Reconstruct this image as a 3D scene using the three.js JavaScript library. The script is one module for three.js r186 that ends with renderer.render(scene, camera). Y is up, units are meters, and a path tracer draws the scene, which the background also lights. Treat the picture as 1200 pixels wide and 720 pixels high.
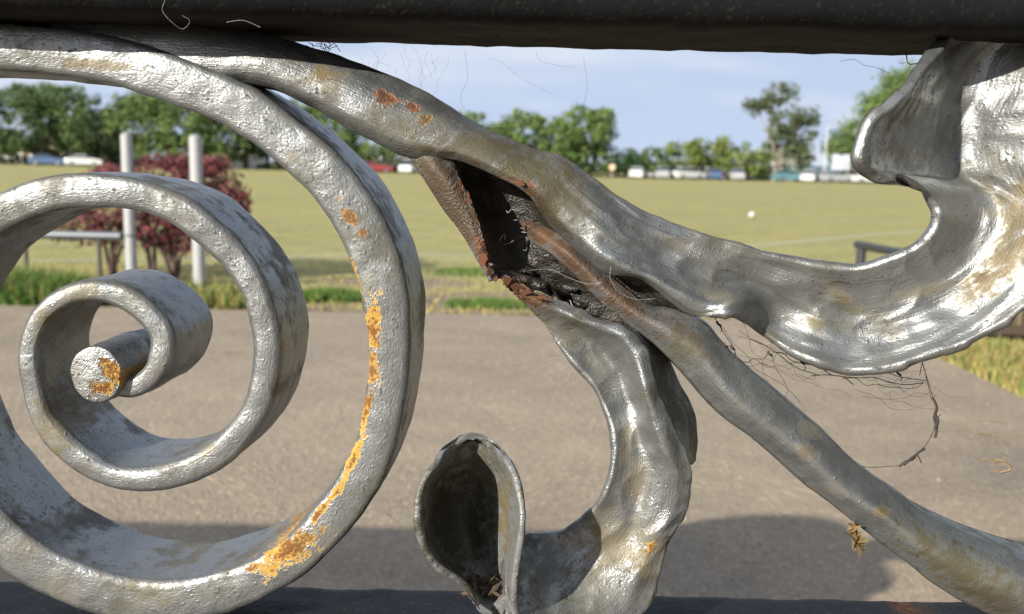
import * as THREE from 'three';
import { ImprovedNoise } from 'three/addons/math/ImprovedNoise.js';
import { mergeGeometries } from 'three/addons/utils/BufferGeometryUtils.js';
import { RoundedBoxGeometry } from 'three/addons/geometries/RoundedBoxGeometry.js';

// ---------------------------------------------------------------- camera, sky, sun, exposure
const scene = new THREE.Scene();
const EYE = 1.05, DIST = 0.42, F = 1079, DEG = Math.PI / 180;
const camera = new THREE.PerspectiveCamera(2 * Math.atan(360 / F) / DEG, 1024 / 614, 0.02, 2000);
camera.position.set(0, EYE, DIST);
camera.rotation.set(-8.65 * DEG, 0, 1.25 * DEG, 'YXZ');
camera.updateMatrixWorld(true);
camera.focus = 0.43;
camera.userData.fStop = 13;

const renderer = new THREE.WebGLRenderer({ antialias: true });
renderer.toneMapping = THREE.LinearToneMapping;
renderer.toneMappingExposure = 1.62;
renderer.shadowMap.enabled = true;

const noiseGen = new ImprovedNoise();
const N3 = (x, y, z) => noiseGen.noise(x, y, z);
const fbm = (x, y, z, o = 4) => { let a = 0, s = 0.5; for (let i = 0; i < o; i++) { a += s * N3(x, y, z); x *= 2.03; y *= 2.03; z *= 2.03; x += 7.1; z += 3.7; s *= 0.5; } return a; };
const clamp = (x, a = 0, b = 1) => Math.min(b, Math.max(a, x));
const smooth = (a, b, x) => { const t = clamp((x - a) / (b - a)); return t * t * (3 - 2 * t); };
const mix = (a, b, t) => a + (b - a) * t;
function random(seed) { let s = seed >>> 0; return () => { s = (s + 0x6d2b79f5) | 0; let t = Math.imul(s ^ (s >>> 15), 1 | s); t = (t + Math.imul(t ^ (t >>> 7), 61 | t)) ^ t; return ((t ^ (t >>> 14)) >>> 0) / 4294967296; }; }

const SUN_EL = 23.5 * DEG, SUN_AZ = 41 * DEG;
const SUN = new THREE.Vector3(-Math.sin(SUN_AZ) * Math.cos(SUN_EL), Math.sin(SUN_EL), Math.cos(SUN_AZ) * Math.cos(SUN_EL));
{
  const W = 1024, H = 512, data = new Float32Array(W * H * 4);
  for (let j = 0; j < H; j++) for (let i = 0; i < W; i++) {
    const el = ((j + 0.5) / H - 0.5) * Math.PI, az = ((i + 0.5) / W - 0.5) * 2 * Math.PI;
    const y = Math.sin(el), c = Math.cos(el), x = c * Math.cos(az), z = c * Math.sin(az), k = (j * W + i) * 4;
    const up = Math.max(0, y);
    const t = Math.pow(up, 0.55);
    let r = mix(0.49, 0.25, t), g = mix(0.60, 0.37, t), b = mix(0.82, 0.64, t);
    // thin streaks of high cloud
    const s = 1 / (up + 0.16), cl = smooth(-0.12, 0.5, fbm(x * s * 0.9 + 4, z * s * 2.2, 1.7, 5)) * 0.6 + 0.2 + 0.2 * up;
    r = mix(r, 0.74, cl); g = mix(g, 0.79, cl); b = mix(b, 0.85, cl);
    const d = Math.max(0, x * SUN.x + y * SUN.y + z * SUN.z), glow = 0.35 * Math.pow(d, 6) + 0.8 * Math.pow(d, 60);
    r += glow; g += glow * 0.95; b += glow * 0.85;
    if (y < 0) { const q = smooth(0, -0.03, y); r = mix(r, 0.2, q); g = mix(g, 0.19, q); b = mix(b, 0.14, q); }
    const q = y < 0 ? 1 : 0.68; data[k] = r * q; data[k + 1] = g * q; data[k + 2] = b * q; data[k + 3] = 1;
  }
  const sky = new THREE.DataTexture(data, W, H, THREE.RGBAFormat, THREE.FloatType);
  sky.mapping = THREE.EquirectangularReflectionMapping; sky.magFilter = THREE.LinearFilter; sky.minFilter = THREE.LinearFilter;
  sky.wrapS = THREE.RepeatWrapping; sky.needsUpdate = true;
  scene.background = sky; scene.environment = sky;
}
const sun = new THREE.DirectionalLight(new THREE.Color().setRGB(1, 0.945, 0.84), 5);
sun.position.copy(SUN).multiplyScalar(60); sun.target.position.set(0, 1, 0);
sun.castShadow = true;
Object.assign(sun.shadow.camera, { left: -30, right: 30, top: 30, bottom: -30, near: 1, far: 200 });
sun.shadow.mapSize.set(4096, 4096);
scene.add(sun, sun.target);

// ---------------------------------------------------------------- helpers
const V = (x, y, z) => new THREE.Vector3(x, y, z);
const ray = (px, py) => V((px - 600) / F, (360 - py) / F, -1).applyQuaternion(camera.quaternion);
function P(px, py, z) { const d = ray(px, py); return d.multiplyScalar((z - DIST) / d.z).add(camera.position); }         // photo pixel -> point in the upright plane at z (metres)
function G(px, py, y = 0) { const d = ray(px, py); return d.multiplyScalar((y - EYE) / d.y).add(camera.position); }      // photo pixel -> point on the ground
const horizon = (px) => { const a = ray(px, 0), b = ray(px, 720); let lo = 0, hi = 720; for (let i = 0; i < 30; i++) { const m = (lo + hi) / 2; ray(px, m).y > 0 ? lo = m : hi = m; } return lo; };
const taken = new Map();
function numbered(name) { const n = taken.get(name) || 0; taken.set(name, n + 1); return n ? name + '_' + String(n).padStart(3, '0') : name; }
function tag(o, label, category, group, kind) { if (label) o.userData.label = label; if (category) o.userData.category = category; if (group) o.userData.group = group; if (kind) o.userData.kind = kind; return o; }
function mesh(name, geometry, material, parent) {
  const m = new THREE.Mesh(geometry, material); m.castShadow = m.receiveShadow = true;
  m.name = parent ? name : numbered(name); (parent || scene).add(m); return m;
}
function thing(name, label, category, at = [0, 0, 0], group) { const g = new THREE.Group(); g.name = numbered(name); g.position.set(...at); tag(g, label, category, group); scene.add(g); return g; }
const mat = (r, g, b, o = {}) => new THREE.MeshStandardMaterial({ color: new THREE.Color().setRGB(r, g, b), roughness: 0.8, ...o });
const box = (w, h, d, x, y, z) => new THREE.BoxGeometry(w, h, d).translate(x, y, z);
const toSRGB = (c) => { c = clamp(c); return Math.round(255 * (c <= 0.0031308 ? c * 12.92 : 1.055 * Math.pow(c, 1 / 2.4) - 0.055)); };
function dataTexture(buf, w, h, srgb, repeat) {
  const t = new THREE.DataTexture(buf, w, h, THREE.RGBAFormat, THREE.UnsignedByteType);
  t.magFilter = THREE.LinearFilter; t.minFilter = THREE.LinearMipmapLinearFilter; t.generateMipmaps = true;
  if (srgb) t.colorSpace = THREE.SRGBColorSpace; if (repeat) t.wrapS = t.wrapT = THREE.RepeatWrapping; t.needsUpdate = true; return t;
}
// Catmull-Rom through arrays of equal length (any dimension), parameter by chord length in the first three numbers
function splineSampler(pts, weight = 1) {
  const n = pts.length, s = [0];
  for (let i = 1; i < n; i++) { let d = 0; for (let k = 0; k < Math.min(3, pts[0].length); k++) d += (pts[i][k] - pts[i - 1][k]) ** 2; s.push(s[i - 1] + Math.pow(d, 0.5) + 1e-6); }
  const L = s[n - 1];
  const f = (t) => {
    const x = clamp(t) * L; let i = 0; while (i < n - 2 && s[i + 1] < x) i++;
    const u = (x - s[i]) / (s[i + 1] - s[i]), out = [];
    for (let k = 0; k < pts[0].length; k++) {
      const p1 = pts[i][k], p2 = pts[i + 1][k], h = s[i + 1] - s[i];
      const m1 = i > 0 ? (p2 - pts[i - 1][k]) / (s[i + 1] - s[i - 1]) * h : p2 - p1;
      const m2 = i < n - 2 ? (pts[i + 2][k] - p1) / (s[i + 2] - s[i]) * h : p2 - p1;
      const u2 = u * u, u3 = u2 * u;
      out.push((2 * u3 - 3 * u2 + 1) * p1 + (u3 - 2 * u2 + u) * m1 + (-2 * u3 + 3 * u2) * p2 + (u3 - u2) * m2);
    }
    return out;
  };
  f.length_ = L; return f;
}

// ---------------------------------------------------------------- old aluminium paint on iron, painted texel by texel
// a mark: [kind, x, y, rx, ry, turn, strength]; places are given in the drawing of the panel
function markValue(m, x, y) {
  const a = (m[5] || 0) * DEG, dx = x - m[1], dy = y - m[2], c = Math.cos(a), s = Math.sin(a);
  const u = (dx * c + dy * s) / m[3], v = (-dx * s + dy * c) / m[4];
  return 1 - Math.sqrt(u * u + v * v);
}
function paintIron(w, h, sample, marks, opt = {}) {
  const col = new Uint8Array(w * h * 4), orm = new Uint8Array(w * h * 4), bump = new Uint8Array(w * h * 4);
  const pit = opt.pit ?? 1, dirt = opt.dirt ?? 0.25, base = opt.base || [0.262, 0.269, 0.268], metal0 = opt.metal ?? 0.78, rough0 = opt.rough ?? 0.425, q = {};
  for (let j = 0; j < h; j++) for (let i = 0; i < w; i++) {
    sample(i / (w - 1), j / (h - 1), q);
    const x = q.x, y = q.y, X = q.wx * 1000, Y = q.wy * 1000, Z = q.wz * 1000;      // millimetres
    const n1 = fbm(X * 0.03, Y * 0.03, Z * 0.03, 3), n2 = fbm(X * 0.16 + 9, Y * 0.16, Z * 0.16, 3), n3 = N3(X * 0.75, Y * 0.75, Z * 0.75 + 5), n4 = N3(X * 1.7, Y * 1.7 + 3, Z * 1.7);
    let streak = null;
    let r = base[0], g = base[1], b = base[2], metal = metal0, rough = rough0 + 0.10 * n2 + 0.06 * n3;
    let hgt = 0.5 + pit * (0.09 * n2 + 0.16 * n3 + 0.20 * n4);
    const tone = 1 + 0.10 * n1 + 0.07 * n2 + 0.05 * n4;
    r *= tone; g *= tone; b *= tone;
    // worn and pitted spots
    const pits = smooth(0.30, 0.46, n3 * 0.6 + n4 * 0.5 + n2 * 0.25) * pit;
    if (pits > 0) { r = mix(r, 0.05, pits * 0.6); g = mix(g, 0.047, pits * 0.6); b = mix(b, 0.04, pits * 0.6); hgt -= 0.25 * pits; metal *= 1 - 0.5 * pits; }
    const pimple = smooth(0.46, 0.56, N3(X * 0.35 + 40, Y * 0.35, Z * 0.35)) * pit; hgt += 0.2 * pimple;
    // scattered specks of dirt, and the lie of the old brush strokes
    const speck = smooth(0.50, 0.60, N3(X * 0.5 + 11, Y * 0.5, Z * 0.5 + 31) * 0.92 + 0.2 * n4 + 0.3 * n1); if (speck > 0) { r = mix(r, 0.03, speck * 0.8); g = mix(g, 0.028, speck * 0.8); b = mix(b, 0.022, speck * 0.8); metal *= 1 - 0.8 * speck; hgt += 0.25 * speck; }
    if (opt.brush) { const bs = N3(q.s * 60, q.t * 900, 3) + 0.6 * N3(q.s * 140, q.t * 1900, 8), cr = smooth(0.42, 0.62, N3(q.s * 110 + 5, q.t * 700, 17) + 0.25 * n2) * smooth(-0.1, 0.25, n1); hgt += 0.13 * opt.brush * bs - 0.3 * opt.brush * cr; const k = clamp(cr * opt.brush); r = mix(r, 0.06, k * 0.7); g = mix(g, 0.055, k * 0.7); b = mix(b, 0.045, k * 0.7); metal *= 1 - 0.5 * k; }
    // thin grime in patches
    const grimeOrShade = smooth(0.0, 0.42, n1 * 1.15 + n2 * 0.6 + dirt - 0.27) * 0.75;
    r = mix(r, 0.082, grimeOrShade); g = mix(g, 0.076, grimeOrShade); b = mix(b, 0.056, grimeOrShade); metal *= 1 - 0.55 * grimeOrShade; rough += 0.2 * grimeOrShade;
    for (const m of marks) {
      const v = markValue(m, x, y); if (v < -0.7) continue;
      const k = m[0], st = m[6] ?? 1;
      if (k === 'stain' || k === 'brown' || k === 'olive' || k === 'umber') {
        if (streak === null) streak = fbm((X + Y) * 0.09, (Y - X) * 0.5, Z * 0.1 + 2, 3);
        const a = smooth(-0.05, 0.75, v + n2 * 0.75 + streak * 0.55 + n3 * 0.15) * st;
        const c = k === 'stain' ? [0.145, 0.110, 0.048] : k === 'umber' ? [0.092, 0.045, 0.019] : k === 'brown' ? [0.066, 0.041, 0.024] : [0.074, 0.064, 0.036];
        r = mix(r, c[0] * tone, a * 0.9); g = mix(g, c[1] * tone, a * 0.9); b = mix(b, c[2] * tone, a * 0.9);
        metal *= 1 - 0.8 * a; rough = mix(rough, 0.62, a * 0.8); if (k === 'umber') hgt += 0.2 * a * (n3 + n4);
      } else if (k === 'grimeOrShade') {  // near black: real dirt, and the painted shade of the hollow
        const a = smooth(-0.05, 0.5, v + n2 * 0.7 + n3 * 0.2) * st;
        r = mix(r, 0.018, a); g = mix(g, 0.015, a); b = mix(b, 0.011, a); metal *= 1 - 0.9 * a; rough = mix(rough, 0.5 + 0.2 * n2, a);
      } else {                                                                       // paint flaked away: edge of primer, rust below
        const e = v + n2 * 1.1 + n3 * 0.5 + n4 * 0.22;
        const a = smooth(0.16, 0.24, e) * st, inner = k === 'ochre' ? smooth(0.3, 0.8, e + n3 * 0.6 + n1 * 1.4) * 0.95 : smooth(0.25, 0.8, e + n2 * 0.9 + n4 * 0.3);
        if (a > 0.01) {
          const yel = k === 'ochre' ? [0.42, 0.245, 0.05] : [0.22, 0.078, 0.028], red = k === 'ochre' ? [0.13, 0.047, 0.009] : [0.065, 0.022, 0.011];
          const gr = 1 + 0.5 * n4 + 0.4 * n3;
          r = mix(r, mix(yel[0], red[0], inner) * gr, a); g = mix(g, mix(yel[1], red[1], inner) * gr, a); b = mix(b, mix(yel[2], red[2], inner) * gr, a);
          metal *= 1 - a; rough = mix(rough, 0.88, a); hgt = mix(hgt, 0.2 + 0.4 * n4 + 0.3 * n3, a);
        }
        hgt += 0.22 * smooth(0.02, 0.15, e) * (1 - smooth(0.16, 0.24, e)) * st;       // lifted rim of the paint
      }
    }
    const o = (j * w + i) * 4;
    col[o] = toSRGB(r); col[o + 1] = toSRGB(g); col[o + 2] = toSRGB(b); col[o + 3] = 255;
    orm[o] = 255; orm[o + 1] = Math.round(255 * clamp(rough, 0.2, 1)); orm[o + 2] = Math.round(255 * clamp(metal)); orm[o + 3] = 255;
    const hb = Math.round(255 * clamp(hgt)); bump[o] = bump[o + 1] = bump[o + 2] = hb; bump[o + 3] = 255;
  }
  const tm = dataTexture(orm, w, h);
  return new THREE.MeshPhysicalMaterial({ specularIntensity: opt.spec ?? 1, map: dataTexture(col, w, h, true), roughnessMap: tm, metalnessMap: tm, roughness: 1, metalness: 1, bumpMap: dataTexture(bump, w, h), bumpScale: opt.bump ?? 0.0011 });
}
// grid: rows of vertices {p: Vector3, x, y}; each row a closed ring. Lumps push vertices along their normals.
function ringMesh(name, grid, parent, marks, opt = {}) {
  const nu = grid.length, nv = grid[0].length, pos = new Float32Array(nu * (nv + 1) * 3), uv = new Float32Array(nu * (nv + 1) * 2), idx = [];
  let su = [0]; for (let i = 1; i < nu; i++) su.push(su[i - 1] + grid[i][Math.floor(nv / 4)].p.distanceTo(grid[i - 1][Math.floor(nv / 4)].p) + 1e-7);
  const mid = grid[Math.floor(nu / 2)], sv = [0]; for (let j = 1; j <= nv; j++) sv.push(sv[j - 1] + mid[j % nv].p.distanceTo(mid[j - 1].p) + 2e-4);
  for (let i = 0; i < nu; i++) for (let j = 0; j <= nv; j++) {
    const q = grid[i][j % nv].p, o = i * (nv + 1) + j; pos.set([q.x, q.y, q.z], o * 3); uv.set([su[i] / su[nu - 1], sv[j] / sv[nv]], o * 2);
    if (i < nu - 1 && j < nv) { const a = o, b = o + 1, c = o + nv + 1, d = c + 1; idx.push(a, b, c, b, d, c); }
  }
  const g = new THREE.BufferGeometry();
  g.setAttribute('position', new THREE.BufferAttribute(pos, 3)); g.setAttribute('uv', new THREE.BufferAttribute(uv, 2)); g.setIndex(idx);
  const weld = () => { g.computeVertexNormals(); const n = g.attributes.normal; for (let i = 0; i < nu; i++) { const a = i * (nv + 1), b = a + nv, x = n.getX(a) + n.getX(b), y = n.getY(a) + n.getY(b), z = n.getZ(a) + n.getZ(b), l = Math.hypot(x, y, z) || 1; n.setXYZ(a, x / l, y / l, z / l); n.setXYZ(b, x / l, y / l, z / l); } };
  weld();
  const amp = (opt.lump ?? 0.0007), nn = g.attributes.normal;
  // outward or inward, whichever the winding gave: find the sign once
  for (let o = 0; o < nu * (nv + 1); o++) {
    const x = pos[o * 3], y = pos[o * 3 + 1], z = pos[o * 3 + 2];
    const h = amp * (1.3 * N3(x * 38, y * 38, z * 38) + 0.8 * N3(x * 95 + 3, y * 95, z * 95) + 0.22 * N3(x * 230, y * 230 + 9, z * 230));
    pos[o * 3] += nn.getX(o) * h; pos[o * 3 + 1] += nn.getY(o) * h; pos[o * 3 + 2] += nn.getZ(o) * h;
  }
  // close both ends
  const capped = [...idx]; let extra = [];
  for (const [row, flip] of [[0, true], [nu - 1, false]]) {
    const c = V(0, 0, 0); for (let j = 0; j < nv; j++) c.add(V(pos[(row * (nv + 1) + j) * 3], pos[(row * (nv + 1) + j) * 3 + 1], pos[(row * (nv + 1) + j) * 3 + 2])); c.divideScalar(nv);
    const ci = nu * (nv + 1) + extra.length; extra.push({ c, u: row ? 1 : 0 });
    for (let j = 0; j < nv; j++) { const a = row * (nv + 1) + j, b = a + 1; flip ? capped.push(a, ci, b) : capped.push(a, b, ci); }
  }
  const pos2 = new Float32Array(pos.length + 6), uv2 = new Float32Array(uv.length + 4); pos2.set(pos); uv2.set(uv);
  extra.forEach((e, k) => { pos2.set([e.c.x, e.c.y, e.c.z], pos.length + 3 * k); uv2.set([e.u, 0.25], uv.length + 2 * k); });
  g.setAttribute('position', new THREE.BufferAttribute(pos2, 3)); g.setAttribute('uv', new THREE.BufferAttribute(uv2, 2)); g.deleteAttribute('normal'); g.setIndex(capped); g.computeVertexNormals();
  { const n = g.attributes.normal; for (let i = 0; i < nu; i++) { const a = i * (nv + 1), b = a + nv, x = n.getX(a) + n.getX(b), y = n.getY(a) + n.getY(b), z = n.getZ(a) + n.getZ(b), l = Math.hypot(x, y, z) || 1; n.setXYZ(a, x / l, y / l, z / l); n.setXYZ(b, x / l, y / l, z / l); } }
  const [tw, th] = opt.tex || [1024, 512];
  const sample = (u, v, q) => {
    let s = u * su[nu - 1], i = q.i || 0; if (i > nu - 2 || su[i] > s) i = 0; while (i < nu - 2 && su[i + 1] < s) i++; q.i = i;
    let t = v * sv[nv], j = q.j || 0; if (j > nv - 1 || sv[j] > t) j = 0; while (j < nv - 1 && sv[j + 1] < t) j++; q.j = j;
    const a = clamp((s - su[i]) / (su[i + 1] - su[i])), b = clamp((t - sv[j]) / (sv[j + 1] - sv[j]));
    const A = grid[i][j], B = grid[i + 1][j], C = grid[i][(j + 1) % nv], D = grid[i + 1][(j + 1) % nv], w0 = (1 - a) * (1 - b), w1 = a * (1 - b), w2 = (1 - a) * b, w3 = a * b;
    q.s = s; q.t = t; q.x = A.x * w0 + B.x * w1 + C.x * w2 + D.x * w3; q.y = A.y * w0 + B.y * w1 + C.y * w2 + D.y * w3;
    q.wx = A.p.x * w0 + B.p.x * w1 + C.p.x * w2 + D.p.x * w3; q.wy = A.p.y * w0 + B.p.y * w1 + C.p.y * w2 + D.p.y * w3; q.wz = A.p.z * w0 + B.p.z * w1 + C.p.z * w2 + D.p.z * w3;
  };
  return mesh(name, g, opt.material || paintIron(tw, th, sample, marks, opt), parent);
}
// a beaten sheet: rows of [x, y, z mm] across the leaf, each row with a thickness (mm) and k, how far the back follows the normal (1) or lies straight behind (0)
function sheet(name, rows, parent, marks, opt = {}) {
  const nu = opt.nu || 200, nf = opt.nf || 44, nb = opt.nb || 20, nr = 3, across = opt.across || 9;
  const even = rows.map((r) => { const f = splineSampler(r.p); const out = []; for (let j = 0; j < across; j++) out.push(f(j / (across - 1))); return out; });
  const flat = even.map((r, i) => [...r.flat(), rows[i].th ?? opt.th ?? 4, rows[i].k ?? opt.k ?? 1]);
  // chord parameter from the middle point of each row
  const m3 = Math.floor(across / 2) * 3, keyed = flat.map((r) => [r[m3], r[m3 + 1], r[m3 + 2], ...r]);
  const along = splineSampler(keyed), front = [], ths = [], ks = [];
  for (let i = 0; i < nu; i++) {
    const r = along(i / (nu - 1)).slice(3), c = []; for (let j = 0; j < across; j++) c.push([r[j * 3], r[j * 3 + 1], r[j * 3 + 2]]);
    const f = splineSampler(c), row = [];
    for (let j = 0; j <= nf; j++) {
      let [x, y, z] = f(j / nf); if (opt.crumple) z += opt.crumple(x, y, i / (nu - 1), j / nf); const e = opt.ragged ? opt.ragged(i / (nu - 1), j / nf) : 0;
      row.push({ x, y, z, p: P(x, y + e, z / 1000) });
    }
    front.push(row); ths.push(r[across * 3] / 1000); ks.push(r[across * 3 + 1]);
  }
  const normals = front.map((row, i) => row.map((_, j) => {
    const a = front[Math.max(0, i - 1)][j].p, b = front[Math.min(nu - 1, i + 1)][j].p, c = row[Math.max(0, j - 1)].p, d = row[Math.min(nf, j + 1)].p;
    return b.clone().sub(a).cross(d.clone().sub(c)).normalize();
  }));
  let sz = 0; normals.forEach((r) => r.forEach((n) => { sz += n.z; })); const sign = sz < 0 ? -1 : 1;
  const grid = front.map((row, i) => {
    const th = ths[i], k = ks[i], back = (j) => { const n = normals[i][j].clone().multiplyScalar(sign * k); n.z += 1 - k; return row[j].p.clone().addScaledVector(n.normalize(), -th); };
    const ring = row.map((q) => ({ p: q.p, x: q.x, y: q.y }));
    const rim = (j, j2) => { const e = row[j].p.clone().sub(row[j2].p).normalize(), b = back(j), out = []; for (let m = 1; m <= nr; m++) { const t = m / (nr + 1); out.push({ p: row[j].p.clone().lerp(b, t).addScaledVector(e, Math.min(th, 0.006) * 0.2 * Math.sin(Math.PI * t)), x: row[j].x, y: row[j].y }); } return out; };
    ring.push(...rim(nf, nf - 1));
    for (let j = nb; j >= 0; j--) { const jj = Math.round(j / nb * nf); ring.push({ p: back(jj), x: row[jj].x, y: row[jj].y }); }
    ring.push(...rim(0, 1).reverse());
    return ring;
  });
  return ringMesh(name, grid, parent, marks, opt);
}

// ---------------------------------------------------------------- ground
const tileNoise = (size, fn, srgb) => { const b = new Uint8Array(size * size * 4); for (let j = 0; j < size; j++) for (let i = 0; i < size; i++) { const c = fn(i / size, j / size), o = (j * size + i) * 4; for (let k = 0; k < 3; k++) b[o + k] = srgb ? toSRGB(c[k]) : Math.round(255 * clamp(c[k])); b[o + 3] = 255; } return dataTexture(b, size, size, srgb, true); };
const wrapN = (u, v, f, s) => { const a = u * 2 * Math.PI, b = v * 2 * Math.PI, R = f / (2 * Math.PI); return N3(Math.cos(a) * R + s, Math.sin(a) * R + Math.cos(b) * R * 0.93, Math.sin(b) * R + s * 1.7); };
function gridSheet(xs, zs, y, color, jitter) {
  const pos = [], uv = [], cols = [], idx = [], n = xs.length;
  zs.forEach((z, j) => xs.forEach((x, i) => { pos.push(x, y + (jitter ? jitter(x, z) : 0), z); uv.push(x, z); cols.push(...color(x, z)); if (i < n - 1 && j < zs.length - 1) { const a = j * n + i; idx.push(a, a + n, a + 1, a + 1, a + n, a + n + 1); } }));
  const g = new THREE.BufferGeometry(); g.setAttribute('position', new THREE.Float32BufferAttribute(pos, 3)); g.setAttribute('uv', new THREE.Float32BufferAttribute(uv, 2)); g.setAttribute('color', new THREE.Float32BufferAttribute(cols, 3)); g.setIndex(idx); g.computeVertexNormals(); return g;
}
const steps = (list) => { const out = []; for (const [a, b, n] of list) for (let i = 0; i < n; i++) out.push(a + (b - a) * i / n); out.push(list[list.length - 1][1]); return out; };
const pathEdge = -(G(400, 366).z) ;                                    // metres from the panel to the far edge of the path
// greener patches in the dry turf, at places on the ground
const greens = [[385, 348, 0.5, 0.32], [568, 354, 0.5, 0.4], [550, 318, 0.6, 0.55], [20, 340, 2.6, 0.7], [120, 345, 1.6, 0.5], [1010, 318, 1.0, 0.35]].map(([px, py, rx, rz]) => { const g = G(px, py); return [g.x, g.z, rx, rz]; });
const bare = [[520, 352, 0.9, 0.35], [470, 330, 0.9, 0.5], [620, 345, 1.2, 0.3], [1130, 445, 0.5, 0.5]].map(([px, py, rx, rz]) => { const g = G(px, py); return [g.x, g.z, rx, rz]; });
const near = (list, x, z) => { let m = 0; for (const [cx, cz, rx, rz] of list) m = Math.max(m, 1 - Math.hypot((x - cx) / rx, (z - cz) / rz)); return m; };
function turfColor(x, z) {
  const n = fbm(x * 0.35, 3, z * 0.35, 4) * 1.6, n2 = fbm(x * 1.9, 8, z * 1.1, 3), band = fbm(x * 0.05, 5, z * 0.33, 4) * 1.5;
  let r = 0.41 + 0.05 * n + 0.07 * band, g = 0.365 + 0.04 * n + 0.05 * band, b = 0.125 + 0.025 * n;
  const dryness = smooth(0.0, 0.5, n2 + band * 0.6); r = mix(r, 0.33, dryness * 0.5); g = mix(g, 0.275, dryness * 0.5); b = mix(b, 0.125, dryness * 0.5);
  const gr = smooth(0.05, 0.5, near(greens, x, z) + n2 * 0.5); r = mix(r, 0.085, gr); g = mix(g, 0.165, gr); b = mix(b, 0.035, gr);
  const ba = smooth(0.05, 0.5, near(bare, x, z) + n2 * 0.4); r = mix(r, 0.30, ba); g = mix(g, 0.235, ba); b = mix(b, 0.165, ba);
  const edge = smooth(-pathEdge - 0.75, -pathEdge - 0.1, z + n2 * 0.5) * (1 - gr * 0.8) * (x > 2.3 ? 0.4 + n2 : 1); r = mix(r, 0.29, edge); g = mix(g, 0.225, edge); b = mix(b, 0.155, edge);
  return [r, g, b];
}
const turfTex = tileNoise(512, (u, v) => { const a = 0.80 + 0.45 * wrapN(u, v, 90, 1) + 0.35 * wrapN(u, v, 34, 5); return [a, a, a * 0.97]; }, true); turfTex.repeat.set(0.7, 0.7);
const turfBump = tileNoise(512, (u, v) => { const a = 0.5 + 0.4 * wrapN(u, v, 110, 9) + 0.3 * wrapN(u, v, 40, 2); return [a, a, a]; }); turfBump.repeat.set(0.7, 0.7);
const field = mesh('playing_field', gridSheet(steps([[-400, -40, 12], [-40, -9, 30], [-9, 9, 180], [9, 40, 30], [40, 400, 12]]), steps([[-900, -150, 8], [-150, -40, 40], [-40, -14, 60], [-14, -5, 120], [-5, 60, 20]]), -0.012, turfColor), new THREE.MeshStandardMaterial({ vertexColors: true, map: turfTex, bumpMap: turfBump, bumpScale: 0.03, roughness: 0.95 }));
tag(field, 'dry yellow green turf of the playing field behind the path', 'field', null, 'structure');
{
  const tex = tileNoise(1024, (u, v) => { const f = wrapN(u, v, 260, 3), c = wrapN(u, v, 70, 7), l = wrapN(u, v, 9, 4), st = smooth(0.28, 0.5, wrapN(u, v, 190, 12)); let a = 0.215 + 0.05 * f + 0.04 * c + 0.03 * l; a += 0.12 * st; return [a * 1.21, a * 0.95, a * 0.66]; }, true); tex.repeat.set(0.5, 0.5);
  const bmp = tileNoise(1024, (u, v) => { const a = 0.5 + 0.45 * wrapN(u, v, 260, 3) + 0.25 * wrapN(u, v, 90, 8); return [a, a, a]; }); bmp.repeat.set(0.5, 0.5);
  const g = gridSheet(steps([[-30, -6, 12], [-6, 6, 120], [6, 30, 12]]), steps([[-pathEdge, -1, 60], [-1, 14, 15]]), 0, (x, z) => { const n = 1 + 0.3 * fbm(x * 0.5, 2, z * 0.5, 4), w = smooth(0.05, 0.4, fbm(x * 1.3 + 4, 6, z * 1.3, 4)); return [n * mix(1, 0.80, w), n * mix(1, 0.82, w), n * mix(1, 0.86, w)]; });
  // uneven far edge, and the right end where the earth verge cuts into the path
  const p = g.attributes.position, e1 = G(1170, 455);
  for (let i = 0; i < p.count; i++) {
    let x = p.getX(i), z = p.getZ(i);
    const lim = -pathEdge + 0.10 * fbm(x * 1.7, 1, 4, 3) + 0.05 * N3(x * 9, 2, 1);
    if (z < lim + 1.0) z = lim + clamp((z + pathEdge) / (1.0 + lim + pathEdge));
    const side = e1.x + 0.03 + Math.max(0, z + 3) ** 2 * 3 + 0.16 * fbm(z * 1.6, 3, 8, 3) + 0.05 * N3(z * 8, 1, 5);
    if (x > side) { x = side; p.setX(i, x); }
    p.setZ(i, z); g.attributes.uv.setXY(i, x, z);
  }
  g.computeVertexNormals();
  tag(mesh('asphalt_path', g, new THREE.MeshStandardMaterial({ vertexColors: true, map: tex, bumpMap: bmp, bumpScale: 0.004, roughness: 0.9 })), 'old pinkish grey asphalt path behind the iron panel', 'path', null, 'structure');
}
{ // worn white line on the turf
  const pts = [[-200, 309], [100, 305], [400, 300], [700, 296], [870, 289], [980, 279], [1100, 269], [1300, 258]].map(([x, y]) => G(x, y, -0.006)); const pos = [], idx = [], col = [];
  const curve = new THREE.CatmullRomCurve3(pts), n = 160;
  for (let i = 0; i <= n; i++) { const a = curve.getPoint(i / n), t = curve.getTangent(i / n), s = V(-t.z, 0, t.x).normalize(); for (const k of [-1, -0.33, 0.33, 1]) { const w = 0.055 + 0.012 * N3(i * 0.6, k * 3, 1); pos.push(a.x + s.x * w * k, -0.007, a.z + s.z * w * k); const c = 0.42 + 0.12 * N3(i * 0.9, k, 4) - (Math.abs(k) === 1 ? 0.07 : 0); col.push(c, c * 0.98, c * 0.72); } if (i < n) for (let k = 0; k < 3; k++) { const o = i * 4 + k; idx.push(o, o + 4, o + 1, o + 1, o + 4, o + 5); } }
  const g = new THREE.BufferGeometry(); g.setAttribute('position', new THREE.Float32BufferAttribute(pos, 3)); g.setAttribute('color', new THREE.Float32BufferAttribute(col, 3)); g.setIndex(idx); g.computeVertexNormals();
  tag(mesh('line_marking', g, new THREE.MeshStandardMaterial({ vertexColors: true, roughness: 0.95 })), 'worn white line marked across the dry turf', 'line marking', null, 'structure');
}

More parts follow.
